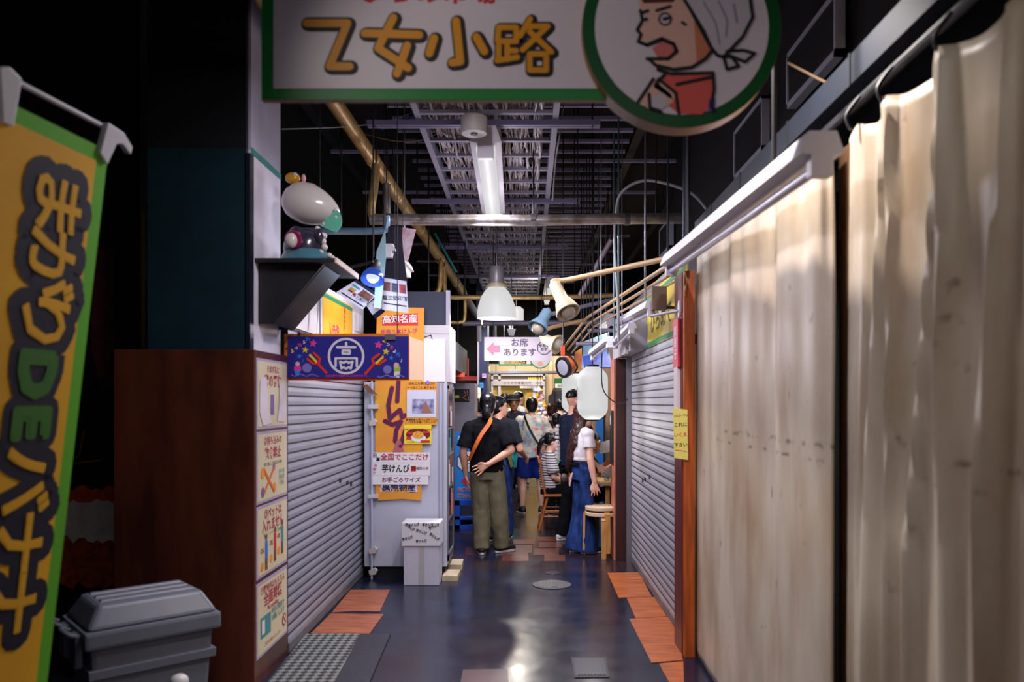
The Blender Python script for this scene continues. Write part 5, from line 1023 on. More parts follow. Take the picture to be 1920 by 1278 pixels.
# alcove walls at the right
struct(box('wall_alcove', (1.0, 12.2, 0), (2.6, 12.3, 2.5), M('ply_wall', (186, 150, 120), .6, vary=.12, scale=4)))
pl = Front(12.2)
for u, v, s_ in ((1136, 812, 'サイン'), (1138, 822, 'ありがとう'), (1140, 840, 'また来ます'), (1134, 832, '土佐')): struct(text(pl, s_, u, v, 4.5, M('pen_grey', (90, 76, 70), .6), None, rot=.15, k=.004, name='wall_writing'))
t = thing('door_leaf', 'blue framed door standing behind the grey-haired person', 'door', PX(1123, 900, 12)); a, c = PX(1117, 960, 12), PX(1131, 783, 12); box('panel', (a.x, 12, .01), (c.x, 12.04, c.z), BLUE, t); box('frame_edge', (c.x, 11.99, .01), (c.x+.03, 12.04, c.z), INK, t); box('lintel_bar', (a.x-.06, 11.99, c.z), (c.x+.04, 12.05, c.z+.04), INK, t)
t = thing('mobile_display', 'black narrow panel fixed to the dark post above the table', 'panel', (.88, 8.1, 1.2)); box('casing', (.862, 8.12, .98), (.884, 8.3, 1.52), INK, t, bevel=.004); polys(Plane((.862, 8.21, 1.42), (0, -1, 0), (0, 0, 1)), [disc(0, 0, .03, 16, .05)], 'lens', PAPER, t, .001)
# ------------------------------------------------------------------ far shop front
pl = Front(17.5); Y_ = 17.5
t = thing('information_kiosk', 'pale shop front with yellow curtains at the far end', 'shop front', PX(970, 850, Y_))
a, c = PX(905, 880, Y_), PX(1035, 690, Y_); box('back_panel', (a.x, Y_+.15, .0), (c.x, Y_+.2, c.z+.1), M('shop_cream', (206, 186, 146), .6), t)
FRM = M('shop_frame', (196, 190, 194), .5)
for x0_, y0_, x1_, y1_ in ((921, 880, 925, 700), (934, 880, 939, 700), (1018, 880, 1022, 700), (921, 704, 1022, 701), (921, 714, 1022, 711)): p0, p1 = PX(x0_, y0_, Y_+.05), PX(x1_, y1_, Y_+.05); box('frame_bar', (p0.x, Y_+.02, max(p0.z, .005)), (p1.x, Y_+.1, p1.z), FRM, t)
p0, p1 = PX(923, 722.5, Y_), PX(1021, 713.5, Y_); box('name_board', (p0.x, Y_, p0.z), (p1.x, Y_+.05, p1.z), M('board_grey', (190, 182, 192), .5), t); text(pl, 'ひろめ市場案内所', 970, 718, 6.2, M('board_ink', (80, 76, 96), .6), t, gap=1.15, k=.006); text(pl, 'INFO', 1010, 718, 4.6, M('board_ink', (80, 76, 96), .6), t, k=.006)
p0, p1 = PX(975, 727.5, Y_), PX(1012, 723.5, Y_); box('small_board', (p0.x, Y_, p0.z), (p1.x, Y_+.05, p1.z), PAPER, t); text(pl, 'ひろめ市場案内所', 994, 725.6, 3.4, INK, t, k=.006)
YC = M('yellow_curtain_glow', (238, 196, 30), .6, emit=.12); rects(Front(Y_+.12), [(941, 850, 985, 724)], 'window_blind', YC, t, .0)  # the blind's colour gives off a faint glow of its own
b = MB(); fr = Front(Y_+.12)
for i in range(12): x_ = 989+i*2.6; b.tube([fr.pt(x_, 726), fr.pt(x_, 850)], .018, 6)
b.build('curtain', M('amber_curtain', (206, 166, 70), .6, vary=.25), t); rects(Front(Y_+.12), [(923, 850, 933, 724)], 'narrow_curtain', M('amber_curtain', (206, 166, 70), .6), t, 0)
b = MB(); [b.box(fr.pt(990+i*4, 713, .04), fr.pt(992.4+i*4, 707, .0)) for i in range(8)]; b.build('fringe', STY, t)
rects(Front(Y_+.12), [(939, 711, 1018, 704)], 'transom_window', M('upper_glass', (130, 110, 100), .4), t, 0)
rr = random.Random(3)
for lb, (ux, uy) in (('bunch of pale decorations at the far shop front, topmost', (1008, 745)), ('bunch of mixed decorations at the far shop front, lower', (1014, 772))):
    t2 = thing('decoration', lb, 'decoration', PX(ux, uy, 16.9)); 
    for j, mt in enumerate((PAPER, ORANGE, M('deco_blue', (120, 150, 200), .6), M('deco_rose', (220, 180, 196), .6))):
        b = MB(); [b.sphere(PX(ux+rr.uniform(-10, 10), uy+rr.uniform(-16, 16), 16.9+rr.uniform(-.1, .1)), rr.uniform(.03, .06), 8, 6) for k_ in range(7)]; b.build('blossom', mt, t2, smooth=True)
    x = PX(ux, uy-12, 16.9); tube('string', [x, (x.x, x.y, 4.4)], .004, INK, t2)
struct(box('wall_far', (PX(1030, 0, 17).x, 17.0, 0), (2.6, 17.1, 2.6), M('far_wall', (190, 160, 128), .6, vary=.1)))
pl = Front(16.95); t = thing('green_sign', 'green sign board on the far beige wall', 'sign', PX(1047, 715, 16.95)); p0, p1 = PX(1039, 728, 16.95), PX(1064, 709, 16.95); box('board', (p0.x, 16.95, p0.z), (p1.x, 16.99, p1.z), M('board_green', (22, 96, 44), .6), t); rects(pl, [(1041, 727, 1060, 719)], 'panel', PAPER, t, .004); text(pl, '酒場', 1050, 723, 5.5, INK, t, k=.008)
t = thing('dark_doorway', 'dark doorway panel in the far beige wall', 'door', PX(1047, 850, 16.95)); p0, p1 = PX(1040, 860, 16.95), PX(1062, 731, 16.95); box('panel', (p0.x, 16.93, .005), (p1.x, 16.99, p1.z), M('door_slate', (40, 46, 60), .5), t); box('jamb', (p0.x-.04, 16.92, .005), (p0.x, 16.99, p1.z+.04), WOODR, t)
t = thing('hanging_garment', 'dark ragged hanging cloth on the far wall beside the doorway', 'cloth', PX(1034, 735, 16.9)); MB().prism([PX(u, v, 16.85) for u, v in ((1028, 742), (1034, 738), (1036, 731), (1039, 732), (1039, 772), (1028, 770))], (0, .06, 0)).build('sheet', INK, t); x = PX(1037, 732, 16.88); tube('string', [x, (x.x, x.y, 4.4)], .004, INK, t)
struct(box('pillar_navy', (PX(893, 0, 13.6).x, 13.6, 0), (PX(914, 0, 13.6).x, 14.2, 4.4), M('pillar_navy', (26, 34, 70), .5)))
struct(box('trim_6', (PX(898, 0, 13.55).x-.03, 13.55, 0), (PX(898, 0, 13.55).x, 13.6, 2.9), LILACM))
for lb, (x0_, y0_, x1_, y1_), mt, s_ in (('violet square sticker on the navy pillar', (904, 700, 911, 708), M('sticker_violet', (200, 150, 200), .6), '中'), ('blue square sticker on the navy pillar', (899, 717, 906, 727), M('sticker_blue', (60, 140, 220), .6), '空'), ('white upright notice on the navy pillar', (890, 726, 901, 750), PAPER, '小')):
    p = Front(13.5); t = thing('sticker', lb, 'sticker', p.pt(x0_, y1_)); MB().prism([p.pt(u, v) for u, v in ((x0_, y0_), (x1_, y0_), (x1_, y1_), (x0_, y1_))], (0, .095, 0)).build('sheet', mt, t); text(p, s_, (x0_+x1_)/2, (y0_+y1_)/2, 6, M('board_ink', (80, 76, 96), .6), t, k=.003)
t = thing('wall_box', 'cream box lamp beside the navy pillar top', 'box', PX(912, 692, 14)); box('casing', PX(909, 697, 14.3), PX(918, 686, 14.1), CREAM, t); x = PX(913, 687, 14.2); tube('hanger_rod', [x, (x.x, x.y, 4.4)], .006, DARK, t)
t = thing('beam_rail', 'long dark rail across the passage above the far shop front', 'rail', PX(970, 697, 15.5)); tube('rail', [PX(915, 699, 15.5), PX(1060, 698, 15.5)], .03, LILACM, t); [tube('hanger_rod', [PX(x, 699, 15.5), (PX(x, 0, 15.5).x, 15.5, 4.4)], .006, DARK, t) for x in (930, 1050)]
t = thing('tube_light', 'small lit tube fixture over the far shop front', 'light fixture', PX(965, 697, 16)); MB().tube([PX(954, 696, 16), PX(978, 696, 16)], .035, 10).build('fluorescent_tube', M('far_glow', (196, 214, 206), .5, emit=1.0), t, smooth=True); x = PX(966, 694, 16); tube('hanger_rod', [x, (x.x, x.y, 4.4)], .006, DARK, t)
light('AREA', V(PX(966, 702, 16)), 25, WARM, (.8, .1)); light('AREA', (0, 16.4, 2.9), 40, WARM, (1.2, .2), (0, .6, -1))

# ------------------------------------------------------------------ people
class Blob(MB):
    """tapered limbs, ellipsoids and lofts in a person's own frame, fused into one continuous surface"""
    def cap(s, p, r0, q, r1, n=14):
        p, q = V(p), V(q); d = q-p; L = d.length
        if L < 1e-5: return s.sphere(p, max(r0, r1), n, 8)
        d /= L; pts = []; rs = []
        for a in (1., .92, .75, .5, .25, 0): pts.append(p-d*r0*a); rs.append(r0*math.sqrt(max(0, 1-a*a))+1e-4)
        for a in (0, .25, .5, .75, .92, 1.): pts.append(q+d*r1*a); rs.append(r1*math.sqrt(max(0, 1-a*a))+1e-4)
        return s.tube(pts, rs, n)
    def chain(s, pts, rs):
        for i in range(len(pts)-1): s.cap(pts[i], rs[i], pts[i+1], rs[i+1])
        return s
    def loft(s, rings, n=22):                     # rings: (centre, rx, ry)
        vs = []; m = len(rings)
        for c, rx, ry in rings:
            c = V(c); vs += [c+V((rx*math.cos(2*PI*k/n), ry*math.sin(2*PI*k/n), 0)) for k in range(n)]
        fs = [(i*n+k, i*n+(k+1) % n, (i+1)*n+(k+1) % n, (i+1)*n+k) for i in range(m-1) for k in range(n)]
        return s.add(vs, fs+[tuple(reversed(range(n))), tuple((m-1)*n+k for k in range(n))])
    def fuse(s, name, mat, parent, scale, vox=.009, smooth=4, disp=None):
        me = bpy.data.meshes.new(name); me.from_pydata([tuple(p*scale) for p in s.v], [], s.f)
        bm = bmesh.new(); bm.from_mesh(me); bmesh.ops.recalc_face_normals(bm, faces=bm.faces); bm.to_mesh(me); bm.free()
        o = bpy.data.objects.new(name, me); COL.objects.link(o)
        m = o.modifiers.new('fuse', 'REMESH'); m.mode = 'VOXEL'; m.voxel_size = vox
        if smooth: m2 = o.modifiers.new('soft', 'SMOOTH'); m2.factor = .5; m2.iterations = smooth
        me2 = bpy.data.meshes.new_from_object(o.evaluated_get(bpy.context.evaluated_depsgraph_get()))
        bpy.data.objects.remove(o); bpy.data.meshes.remove(me)
        if disp:
            ns = [v.normal.copy() for v in me2.vertices]
            for v, n_ in zip(me2.vertices, ns): v.co += n_*disp(v.co)
        for p in me2.polygons: p.use_smooth = True
        me2.name = name
        return link(name, me2, mat, parent)
def folds(a, f=9., st=(1, 1, .55)):
    return lambda c: a*(noise.noise(V((c.x*f*st[0], c.y*f*st[1], c.z*f*st[2]+3)))+.6*noise.noise(V((c.x*f*2.2, c.y*f*2.2+7, c.z*f*1.4))))
SKIN = M('skin', (206, 150, 124), .5, vary=.08); SKIN2 = M('skin_tan', (176, 116, 90), .5, vary=.1); SKIN3 = M('skin_fair', (222, 172, 150), .5, vary=.06)
HAIR = M('hair_black', (16, 14, 20), .35, vary=.3, scale=30, stretch=(3, 3, .4)); HAIRB = M('hair_brown', (62, 34, 30), .38, vary=.5, scale=26, stretch=(3, 3, .35)); HAIRG = M('hair_grey', (112, 116, 126), .5, vary=.55, scale=30)
EYE_ = M('eye_dark', (24, 16, 16), .3); LIP = M('lip', (168, 84, 78), .5)
DEF = dict(pelvis=(0, 0, .92), chest=(0, 0, 1.24), neck=(0, -.01, 1.42), head=(0, .02, 1.585),
           shL=(-.17, 0, 1.375), elL=(-.23, -.02, 1.11), wrL=(-.235, .05, .87), shR=(.17, 0, 1.375), elR=(.23, -.02, 1.11), wrR=(.235, .05, .87),
           hipL=(-.09, 0, .9), knL=(-.1, .015, .48), anL=(-.105, -.02, .075), hipR=(.09, 0, .9), knR=(.1, .015, .48), anR=(.105, -.02, .075), toeL=(-.02, 1), toeR=(.02, 1))
def hand(b, wr, d, n, side, curl=.5):
    wr, d = V(wr), V(d).normalized(); n = V(n); n = (n-d*n.dot(d)).normalized(); w = d.cross(n)*side
    for off in (-.024, 0, .024): b.cap(wr+w*off*.6, .016, wr+d*.075+w*off, .0145)
    for off, L in ((.037, .07), (.013, .082), (-.012, .077), (-.036, .06)):
        a = wr+d*.08+w*off; c1, c2 = curl*.6, curl*1.3
        m_ = a+(d*math.cos(c1)+n*math.sin(c1))*L*.5+w*off*.3; e = m_+(d*math.cos(c2)+n*math.sin(c2))*L*.5+w*off*.15
        b.chain([a-d*.012, m_, e], [.0105, .0095, .008])
    a = wr+d*.02+w*.026; m_ = a+(d*.7+w*.6+n*.3).normalized()*.035; b.chain([a, m_, m_+(d*.9+w*.25+n*.35).normalized()*.03], [.014, .0115, .009])
def mixv(a, b, t): return V(a)*(1-t)+V(b)*t
def person(label, loc, heading, H=1.7, pose=None, skin=SKIN, top=None, bottom=None, hair='short', hmat=HAIR, shoe=None, yaw=0., vox=.009, build=1., shirt_len=.86, sleeve=.75, legs='long', flare=(.075, .085), group=None, pants_mat=None, shirt_mat=None, pitch=0., neck_r=.07, seat=False, loose=0.):
    P = dict(DEF); P.update(pose or {}); P = {k: (V(v) if hasattr(v, '__len__') and len(v) == 3 else v) for k, v in P.items()}
    sc = H/1.7; t = thing('person', label, 'person', loc, group, heading)
    w_ = build; pv, ch, nk, hd = P['pelvis'], P['chest'], P['neck'], P['head']; ws = mixv(pv, ch, .45)
    RY = Matrix.Rotation(yaw, 3, 'Z') @ Matrix.Rotation(pitch, 3, 'X'); hf = lambda p: hd+RY @ V(p)
    up = V((0, 0, 1))
    b = Blob()
    b.loft([(pv-up*.1, .12*w_, .08), (pv-up*.04, .155*w_, .105), (pv+up*.05, .148*w_, .1), (ws, .13*w_, .09), (ch-up*.06, .15*w_, .105), (ch+up*.06, .165*w_, .105), (mixv(ch, nk, .7)+up*.0, .15*w_, .085), (nk-up*.01, .085, .065), (nk+up*.03, .055, .055)])
    b.cap(P['shL']+V((.03, 0, -.01)), .045, P['shR']-V((.03, 0, .01)), .045)
    b.cap(nk-up*.04, .058, hd-up*.06+V((0, -.015, 0)), .052)
    head0 = len(b.v)
    b.loft([((0, .052, -.122), .025, .03), ((0, .04, -.1), .047, .05), ((0, .024, -.07), .06, .07), ((0, .01, -.03), .068, .083), ((0, .0, .01), .073, .093), ((0, -.004, .045), .074, .097), ((0, -.01, .08), .066, .087), ((0, -.014, .105), .047, .063), ((0, -.015, .12), .02, .028)])
    b.cap((0, .09, .01), .009, (0, .108, -.03), .013); b.cap((-.012, .098, -.036), .008, (.012, .098, -.036), .008)
    b.cap((-.014, .084, -.068), .009, (.014, .084, -.068), .009); b.cap((0, .072, -.108), .018, (0, .07, -.112), .018)
    for s_ in (-1, 1): b.sphere((s_*.076, -.012, -.005), (.011, .022, .034)); b.cap((s_*.05, .083, .035), .009, (s_*.015, .09, .03), .009)
    for i in range(head0, len(b.v)): b.v[i] = hf(b.v[i])
    for s_, S_ in ((-1, 'L'), (1, 'R')):
        sh, el, wr = P['sh'+S_], P['el'+S_], P['wr'+S_]
        b.cap(sh, .046*w_, el, .041); b.cap(el, .042, mixv(el, wr, .35), .041); b.cap(mixv(el, wr, .35), .041, wr, .027)
        hand(b, wr+(wr-el).normalized()*.008, P.get('hd'+S_, (wr-el)), P.get('pn'+S_, V((-s_, .15, 0))), P.get('th'+S_, -s_), P.get('cu'+S_, .5))
        hp, kn, an = P['hip'+S_], P['kn'+S_], P['an'+S_]
        b.cap(hp, .085*w_, kn, .055); cf = mixv(kn, an, .3)-V((0, .012, 0)); b.cap(kn, .053, cf, .055); b.cap(cf, .055, an, .036)
        tv = V((P['toe'+S_][0], P['toe'+S_][1], 0)).normalized(); b.cap(an-up*.02, .034, an+tv*.13-up*.045, .026)
    b.fuse('body', skin, t, sc, vox, 4)
    # face
    e = MB()
    for s_ in (-1, 1): e.sphere(hf((s_*.03, .0905, .012))*sc, (.013*sc, .006*sc, .006*sc), 10, 6)
    e.build('eyes', EYE_, t, smooth=True, local=True)
    e = MB()
    for s_ in (-1, 1): e.tube([hf((s_*.016, .096, .034))*sc, hf((s_*.032, .095, .039))*sc, hf((s_*.05, .086, .034))*sc], [.003, .004, .0025], 6)
    e.build('eyebrows', hmat, t, smooth=True, local=True)
    e = MB(); e.sphere(hf((0, .0925, -.068))*sc, (.02*sc, .006*sc, .007*sc), 10, 6); e.build('lips', LIP, t, smooth=True, local=True)
    # hair
    h = Blob()
    if hair in ('short', 'bun', 'pony', 'thin', 'hat'):
        h.loft([((0, -.04, -.085), .05, .04), ((0, -.036, -.05), .07, .062), ((0, -.032, -.01), .082, .076), ((0, -.022, .03), .088, .09), ((0, -.016, .06), .088, .105), ((0, -.014, .09), .08, .1), ((0, -.016, .118), .06, .075), ((0, -.018, .135), .03, .04)])
        if hair == 'bun': h.sphere((0, -.09, .09), .05)
        if hair == 'pony': h.loft([((0, -.085, -.16), .012, .01), ((0, -.095, -.14), .04, .022), ((0, -.1, -.09), .05, .034), ((0, -.1, -.05), .045, .034), ((0, -.095, -.01), .03, .03), ((0, -.085, .01), .02, .02)])
    elif hair == 'tail':
        h.loft([((0, -.04, -.05), .06, .05), ((0, -.032, -.01), .081, .078), ((0, -.02, .03), .086, .095), ((0, -.014, .06), .086, .106), ((0, -.014, .09), .078, .098), ((0, -.016, .12), .056, .07), ((0, -.018, .134), .03, .04)])
        h.chain([(0, -.1, .03), (0, -.14, -.02), (-.01, -.15, -.12), (-.02, -.13, -.22)], [.035, .034, .032, .012])
    elif hair == 'fade':
        h.loft([((0, -.03, .045), .07, .085), ((0, -.018, .07), .075, .1), ((0, -.01, .1), .07, .095), ((0, -.008, .13), .052, .07), ((0, -.008, .145), .025, .035)])
    elif hair == 'long':
        h.loft([((-.10, -.16, -.66), .02, .02), ((-.075, -.16, -.6), .06, .04), ((-.035, -.15, -.5), .095, .05), ((-.035, -.14, -.42), .1, .055), ((.0, -.115, -.32), .112, .058), ((-.005, -.1, -.22), .1, .06), ((0, -.065, -.13), .096, .068), ((0, -.04, -.06), .088, .078), ((0, -.026, 0), .09, .088), ((0, -.018, .05), .09, .105), ((0, -.014, .09), .08, .1), ((0, -.016, .12), .058, .075), ((0, -.018, .135), .03, .04)])
        for x0_ in (-.075, .06): h.chain([(x0_, -.02, .03), (x0_*1.15, -.03, -.1), (x0_*1.2-.01, -.05, -.25), (x0_*1.0-.03, -.06, -.42), (x0_-.01, -.08, -.56)], [.035, .035, .04, .034, .014])
    if h.v:
        for i in range(len(h.v)): h.v[i] = hf(h.v[i])
        ho = h.fuse('hair', hmat, t, sc, vox, 3, folds(.006 if hair != 'long' else .009, 22, (1, 1, .25)))
    if hair == 'hat':
        k = Blob(); k.loft([((0, -.005, .05), .118, .128), ((0, -.006, .058), .114, .124), ((0, -.006, .062), .098, .112), ((0, -.006, .1), .094, .108), ((0, -.008, .14), .088, .1), ((0, -.008, .155), .07, .08)])
        for i in range(len(k.v)): k.v[i] = hf(k.v[i])
        k.fuse('bucket_hat', M('hat_black', (14, 14, 18), .8), t, sc, .008, 2)
    # shirt
    if shirt_mat:
        s = Blob(); hz = shirt_len
        lo = loose
        hemc = pv+up*(hz-pv.z) if not seat else pv+up*(-.02)
        s.loft([(hemc, (.158+lo)*w_, .115+lo), (hemc+up*.03, (.16+lo)*w_, .118+lo), (ws, (.15+lo)*w_, .11+lo), (ch-up*.06, (.166+lo*.7)*w_, .122+lo*.5), (ch+up*.06, .182*w_, .122), (mixv(ch, nk, .72), .165*w_, .1), (nk-up*.015, .1, .08), (nk+up*.012, neck_r+.008, neck_r), (nk+up*.016, neck_r-.004, neck_r-.008)])
        s.cap(P['shL']+V((.02, 0, 0)), .066, P['shR']-V((.02, 0, 0)), .066); s.cap(P['shL'], .068, mixv(P['shL'], nk, .7), .06); s.cap(P['shR'], .068, mixv(P['shR'], nk, .7), .06)
        for s_, S_ in ((-1, 'L'), (1, 'R')):
            sh, el, wr = P['sh'+S_], P['el'+S_], P['wr'+S_]
            if sleeve <= 1: e_ = mixv(sh, el, sleeve); s.cap(sh, .07*w_, mixv(sh, e_, .3), .07*w_); s.tube([sh, mixv(sh, e_, .3), mixv(sh, e_, .6), e_], [.07*w_, .072*w_, (.07+lo*.5)*w_, (.07+lo*.7)*w_], 18)
            else: s.cap(sh, .066, el, .054); s.cap(el, .054, wr, .04)
        s.fuse('shirt', shirt_mat, t, sc, vox, 3, folds(.011, 9))
    if pants_mat:
        s = Blob()
        if not seat: s.loft([(pv-up*.12, .165*w_, .115), (pv-up*.05, .168*w_, .12), (pv+up*.03, .158*w_, .112), (pv+up*.1, .147*w_, .102)])
        else: s.loft([(pv-up*.09, .16, .13), (pv, .165, .125), (pv+up*.07, .15, .11)])
        for S_ in 'LR':
            hp, kn, an = P['hip'+S_], P['kn'+S_], P['an'+S_]; kr, ar = flare
            if legs == 'short': e_ = mixv(hp, kn, .86); s.tube([hp+(hp-kn)*.1, hp, mixv(hp, e_, .5), e_], [.08, .1*w_, .105*w_, .105*w_], 18)
            else:
                s.cap(hp, .098*w_, kn, kr); m_ = mixv(kn, an, .55); e_ = an-up*(.045 if ar > .1 else .02)
                s.tube([kn+(hp-kn)*.05, kn, mixv(kn, an, .3), m_, mixv(kn, an, .85), e_], [kr*.9, kr, mixv((kr, 0, 0), (ar, 0, 0), .3).x, mixv((kr, 0, 0), (ar, 0, 0), .6).x, ar, ar], 18)
        s.fuse('trousers' if legs != 'short' else 'shorts', pants_mat, t, sc, vox, 3, folds(.012, 8, (1, 1, .7)))
    if shoe:
        for S_ in 'LR':
            an = P['an'+S_]; tv = V((P['toe'+S_][0], P['toe'+S_][1], 0)).normalized(); g = V((an.x, an.y, 0)); lift = an.z-.075
            s = Blob(); s.cap(g-tv*.045+up*(.05+lift), .042, g+tv*.06+up*(.045+lift), .042); s.cap(g+tv*.06+up*(.042+lift), .042, g+tv*.15+up*(.036+lift), .034); s.cap(g-tv*.03+up*(.08+lift), .042, g+tv*.02+up*(.08+lift), .042)
            so = s.fuse('shoe', shoe[0], t, sc, .008, 2)
            q_ = tv.cross(up); f = MB(); ol = []
            for i in range(20):
                a = 2*PI*i/20; ol.append((g+tv*(.05+.135*math.cos(a))+q_*(.046*math.sin(a)*(1+.1*math.cos(a))))*sc+up*((.003+lift)*sc))
            f.prism(ol, up*.024*sc).build('sole', shoe[1], so, local=True, bevel=.004)
    return t, P, sc
def strap(t, pts, wd, mat, name='bag_strap', th=.008, lbl=None):
    b = MB(); pts = bez(pts, 6); n = len(pts)
    for i in range(n-1): pass
    vs = []; fs = []
    for i, p in enumerate(pts):
        d = (pts[min(i+1, n-1)]-pts[max(i-1, 0)]).normalized(); o_ = V((p.x, p.y, 0)); o_ = o_.normalized() if o_.length > .02 else V((0, -1, 0)); s_ = d.cross(o_).normalized()*wd/2
        vs += [p-s_, p+s_, p+s_+o_*th, p-s_+o_*th]
    for i in range(n-1):
        for k in range(4): fs.append((i*4+k, i*4+(k+1) % 4, i*4+4+(k+1) % 4, i*4+4+k))
    fs += [(0, 1, 2, 3), ((n-1)*4+3, (n-1)*4+2, (n-1)*4+1, (n-1)*4)]
    b.add(vs, fs); return b.build(name, mat, t, lbl, local=True)
BLK = M('cloth_black', (8, 9, 14), .9, spec=.15, vary=.2); OLIVE = M('cloth_olive', (112, 106, 84), .8, spec=.15, vary=.18, scale=5); DENIM = M('denim', (38, 64, 124), .8, spec=.15, c2=(22, 38, 84), scale=6, stretch=(3, 3, 1)); SHB = M('shorts_blue', (20, 38, 118), .75, spec=.15, vary=.2)
WHT = M('cloth_white', (210, 204, 210), .8, spec=.15, vary=.08); SOLE = M('sole_white', (206, 200, 200), .5); SHK = M('shoe_black', (20, 20, 26), .6); TEAL = M('shorts_teal', (60, 190, 200), .7, spec=.15)
ISH = M('cloth_ink', (26, 32, 56), .8, spec=.15, vary=.25); BWH = M('cloth_greyish', (176, 172, 178), .8, spec=.15, vary=.2)
def hawaiian():
    m = bpy.data.materials.new('print_shirt'); m.use_nodes = True; nt = m.node_tree; b = nt.nodes['Principled BSDF']; N = nt.nodes.new; Lk = nt.links.new
    tc = N('ShaderNodeTexCoord'); n = N('ShaderNodeTexNoise'); n.inputs['Scale'].default_value = 9; n.inputs['Detail'].default_value = 4; Lk(tc.outputs['Object'], n.inputs[0])
    mp = N('ShaderNodeMapping'); mp.inputs['Location'].default_value = (5, 3, 9); Lk(tc.outputs['Object'], mp.inputs[0])
    n2 = N('ShaderNodeTexNoise'); n2.inputs['Scale'].default_value = 11; n2.inputs['Detail'].default_value = 4; Lk(mp.outputs[0], n2.inputs[0])
    r1 = N('ShaderNodeValToRGB'); r1.color_ramp.elements[0].position = .5; r1.color_ramp.elements[1].position = .58; r1.color_ramp.elements[0].color = (*lin((206, 200, 194)), 1); r1.color_ramp.elements[1].color = (*lin((140, 172, 190)), 1); Lk(n.outputs[0], r1.inputs[0])
    r2 = N('ShaderNodeValToRGB'); r2.color_ramp.elements[0].position = .6; r2.color_ramp.elements[1].position = .66; r2.color_ramp.elements[0].color = (0, 0, 0, 1); r2.color_ramp.elements[1].color = (1, 1, 1, 1); Lk(n2.outputs[0], r2.inputs[0])
    mx = N('ShaderNodeMix'); mx.data_type = 'RGBA'; Lk(r2.outputs[0], mx.inputs[0]); Lk(r1.outputs[0], mx.inputs[6]); mx.inputs[7].default_value = (*lin((216, 120, 130)), 1)
    Lk(mx.outputs[2], b.inputs['Base Color']); b.inputs['Roughness'].default_value = .8; return m
def stripes():
    m = bpy.data.materials.new('striped_cloth'); m.use_nodes = True; nt = m.node_tree; b = nt.nodes['Principled BSDF']; N = nt.nodes.new; Lk = nt.links.new
    tc = N('ShaderNodeTexCoord'); wv = N('ShaderNodeTexWave'); wv.bands_direction = 'Z'; wv.inputs['Scale'].default_value = 10; wv.inputs['Distortion'].default_value = 1.5; wv.inputs['Detail Scale'].default_value = .6; Lk(tc.outputs['Object'], wv.inputs[0])
    r = N('ShaderNodeValToRGB'); r.color_ramp.interpolation = 'CONSTANT'; r.color_ramp.elements[0].color = (*lin((40, 40, 60)), 1); r.color_ramp.elements[1].position = .3; r.color_ramp.elements[1].color = (*lin((208, 202, 206)), 1); Lk(wv.outputs[1], r.inputs[0])
    Lk(r.outputs[0], b.inputs['Base Color']); b.inputs['Roughness'].default_value = .8; return m

# in front: person with low ponytail, black T-shirt
tA, P, sc = person('person in black T-shirt and olive trousers seen from behind, one hand behind the back', (-.43, 8.5, 0), .0, 1.70,
    dict(pelvis=(.0, 0, .9), neck=(.01, -.0, 1.41), head=(.015, .015, 1.575), shL=(-.18, 0, 1.34), shR=(.18, 0, 1.34), elL=(-.25, -.03, 1.08), wrL=(-.225, .03, .83), elR=(.265, -.1, 1.1), wrR=(.02, -.165, .955), hdR=V((-.95, -.02, -.5)), pnR=V((.1, -1, .1)), thR=1, cuR=.3,
         hipL=(-.085, 0, .88), knL=(-.06, .03, .46), anL=(-.05, -.06, .075), hipR=(.09, 0, .88), knR=(.13, .0, .46), anR=(.16, .03, .075), toeL=(-.1, 1), toeR=(.75, .6)),
    SKIN, hair='pony', shoe=(SHK, SOLE), shirt_mat=BLK, pants_mat=OLIVE, shirt_len=.87, sleeve=.82, flare=(.1, .088), build=1.05, yaw=-.12, vox=.0068, loose=.02)
strap(tA, [V((.05, -.07, 1.44)), V((.03, -.14, 1.38)), V((-.05, -.175, 1.26)), V((-.12, -.172, 1.12)), V((-.175, -.11, 1.0))], .042, M('strap_orange', (206, 96, 34), .5))
tB, P, sc = person('person walking just ahead of the black T-shirt, face turned right, mostly hidden', (-.33, 9.35, 0), -.15, 1.66,
    dict(elR=(.26, -.02, 1.08), wrR=(.3, .18, .98), knL=(-.1, .06, .48), anL=(-.08, -.1, .075)), SKIN, hair='pony', yaw=-1.1, shoe=(SHK, SOLE), shirt_mat=M('cloth_charcoal', (34, 36, 44), .8, spec=.15), pants_mat=DENIM, flare=(.07, .075), vox=.01)
strap(tB, [V((-.06, -.1, 1.42)), V((.03, -.15, 1.25)), V((.13, -.14, 1.02)), V((.17, -.1, .86))], .05, M('strap_olive', (110, 104, 50), .7), 'bag_strap')
tC, P, sc = person('person in black bucket hat and navy shirt facing the camera', (-.21, 13.0, 0), PI, 1.71, dict(elL=(-.24, .02, 1.1), wrL=(-.2, .16, .95)), SKIN2, hair='hat', shoe=(SHK, SHK), shirt_mat=NAVY, pants_mat=TEAL, legs='short', vox=.0105, loose=.03, sleeve=.95, shirt_len=.82, build=1.08)
strap(tC, [V((.12, .1, 1.4)), V((.02, .16, 1.25)), V((-.1, .16, 1.1)), V((-.17, .1, .98))], .035, M('strap_black', (10, 10, 12), .6)); MB().box(V((-.06, .155, 1.17)), V((.01, .175, 1.19))).build('badge', PAPER, tC, local=True)
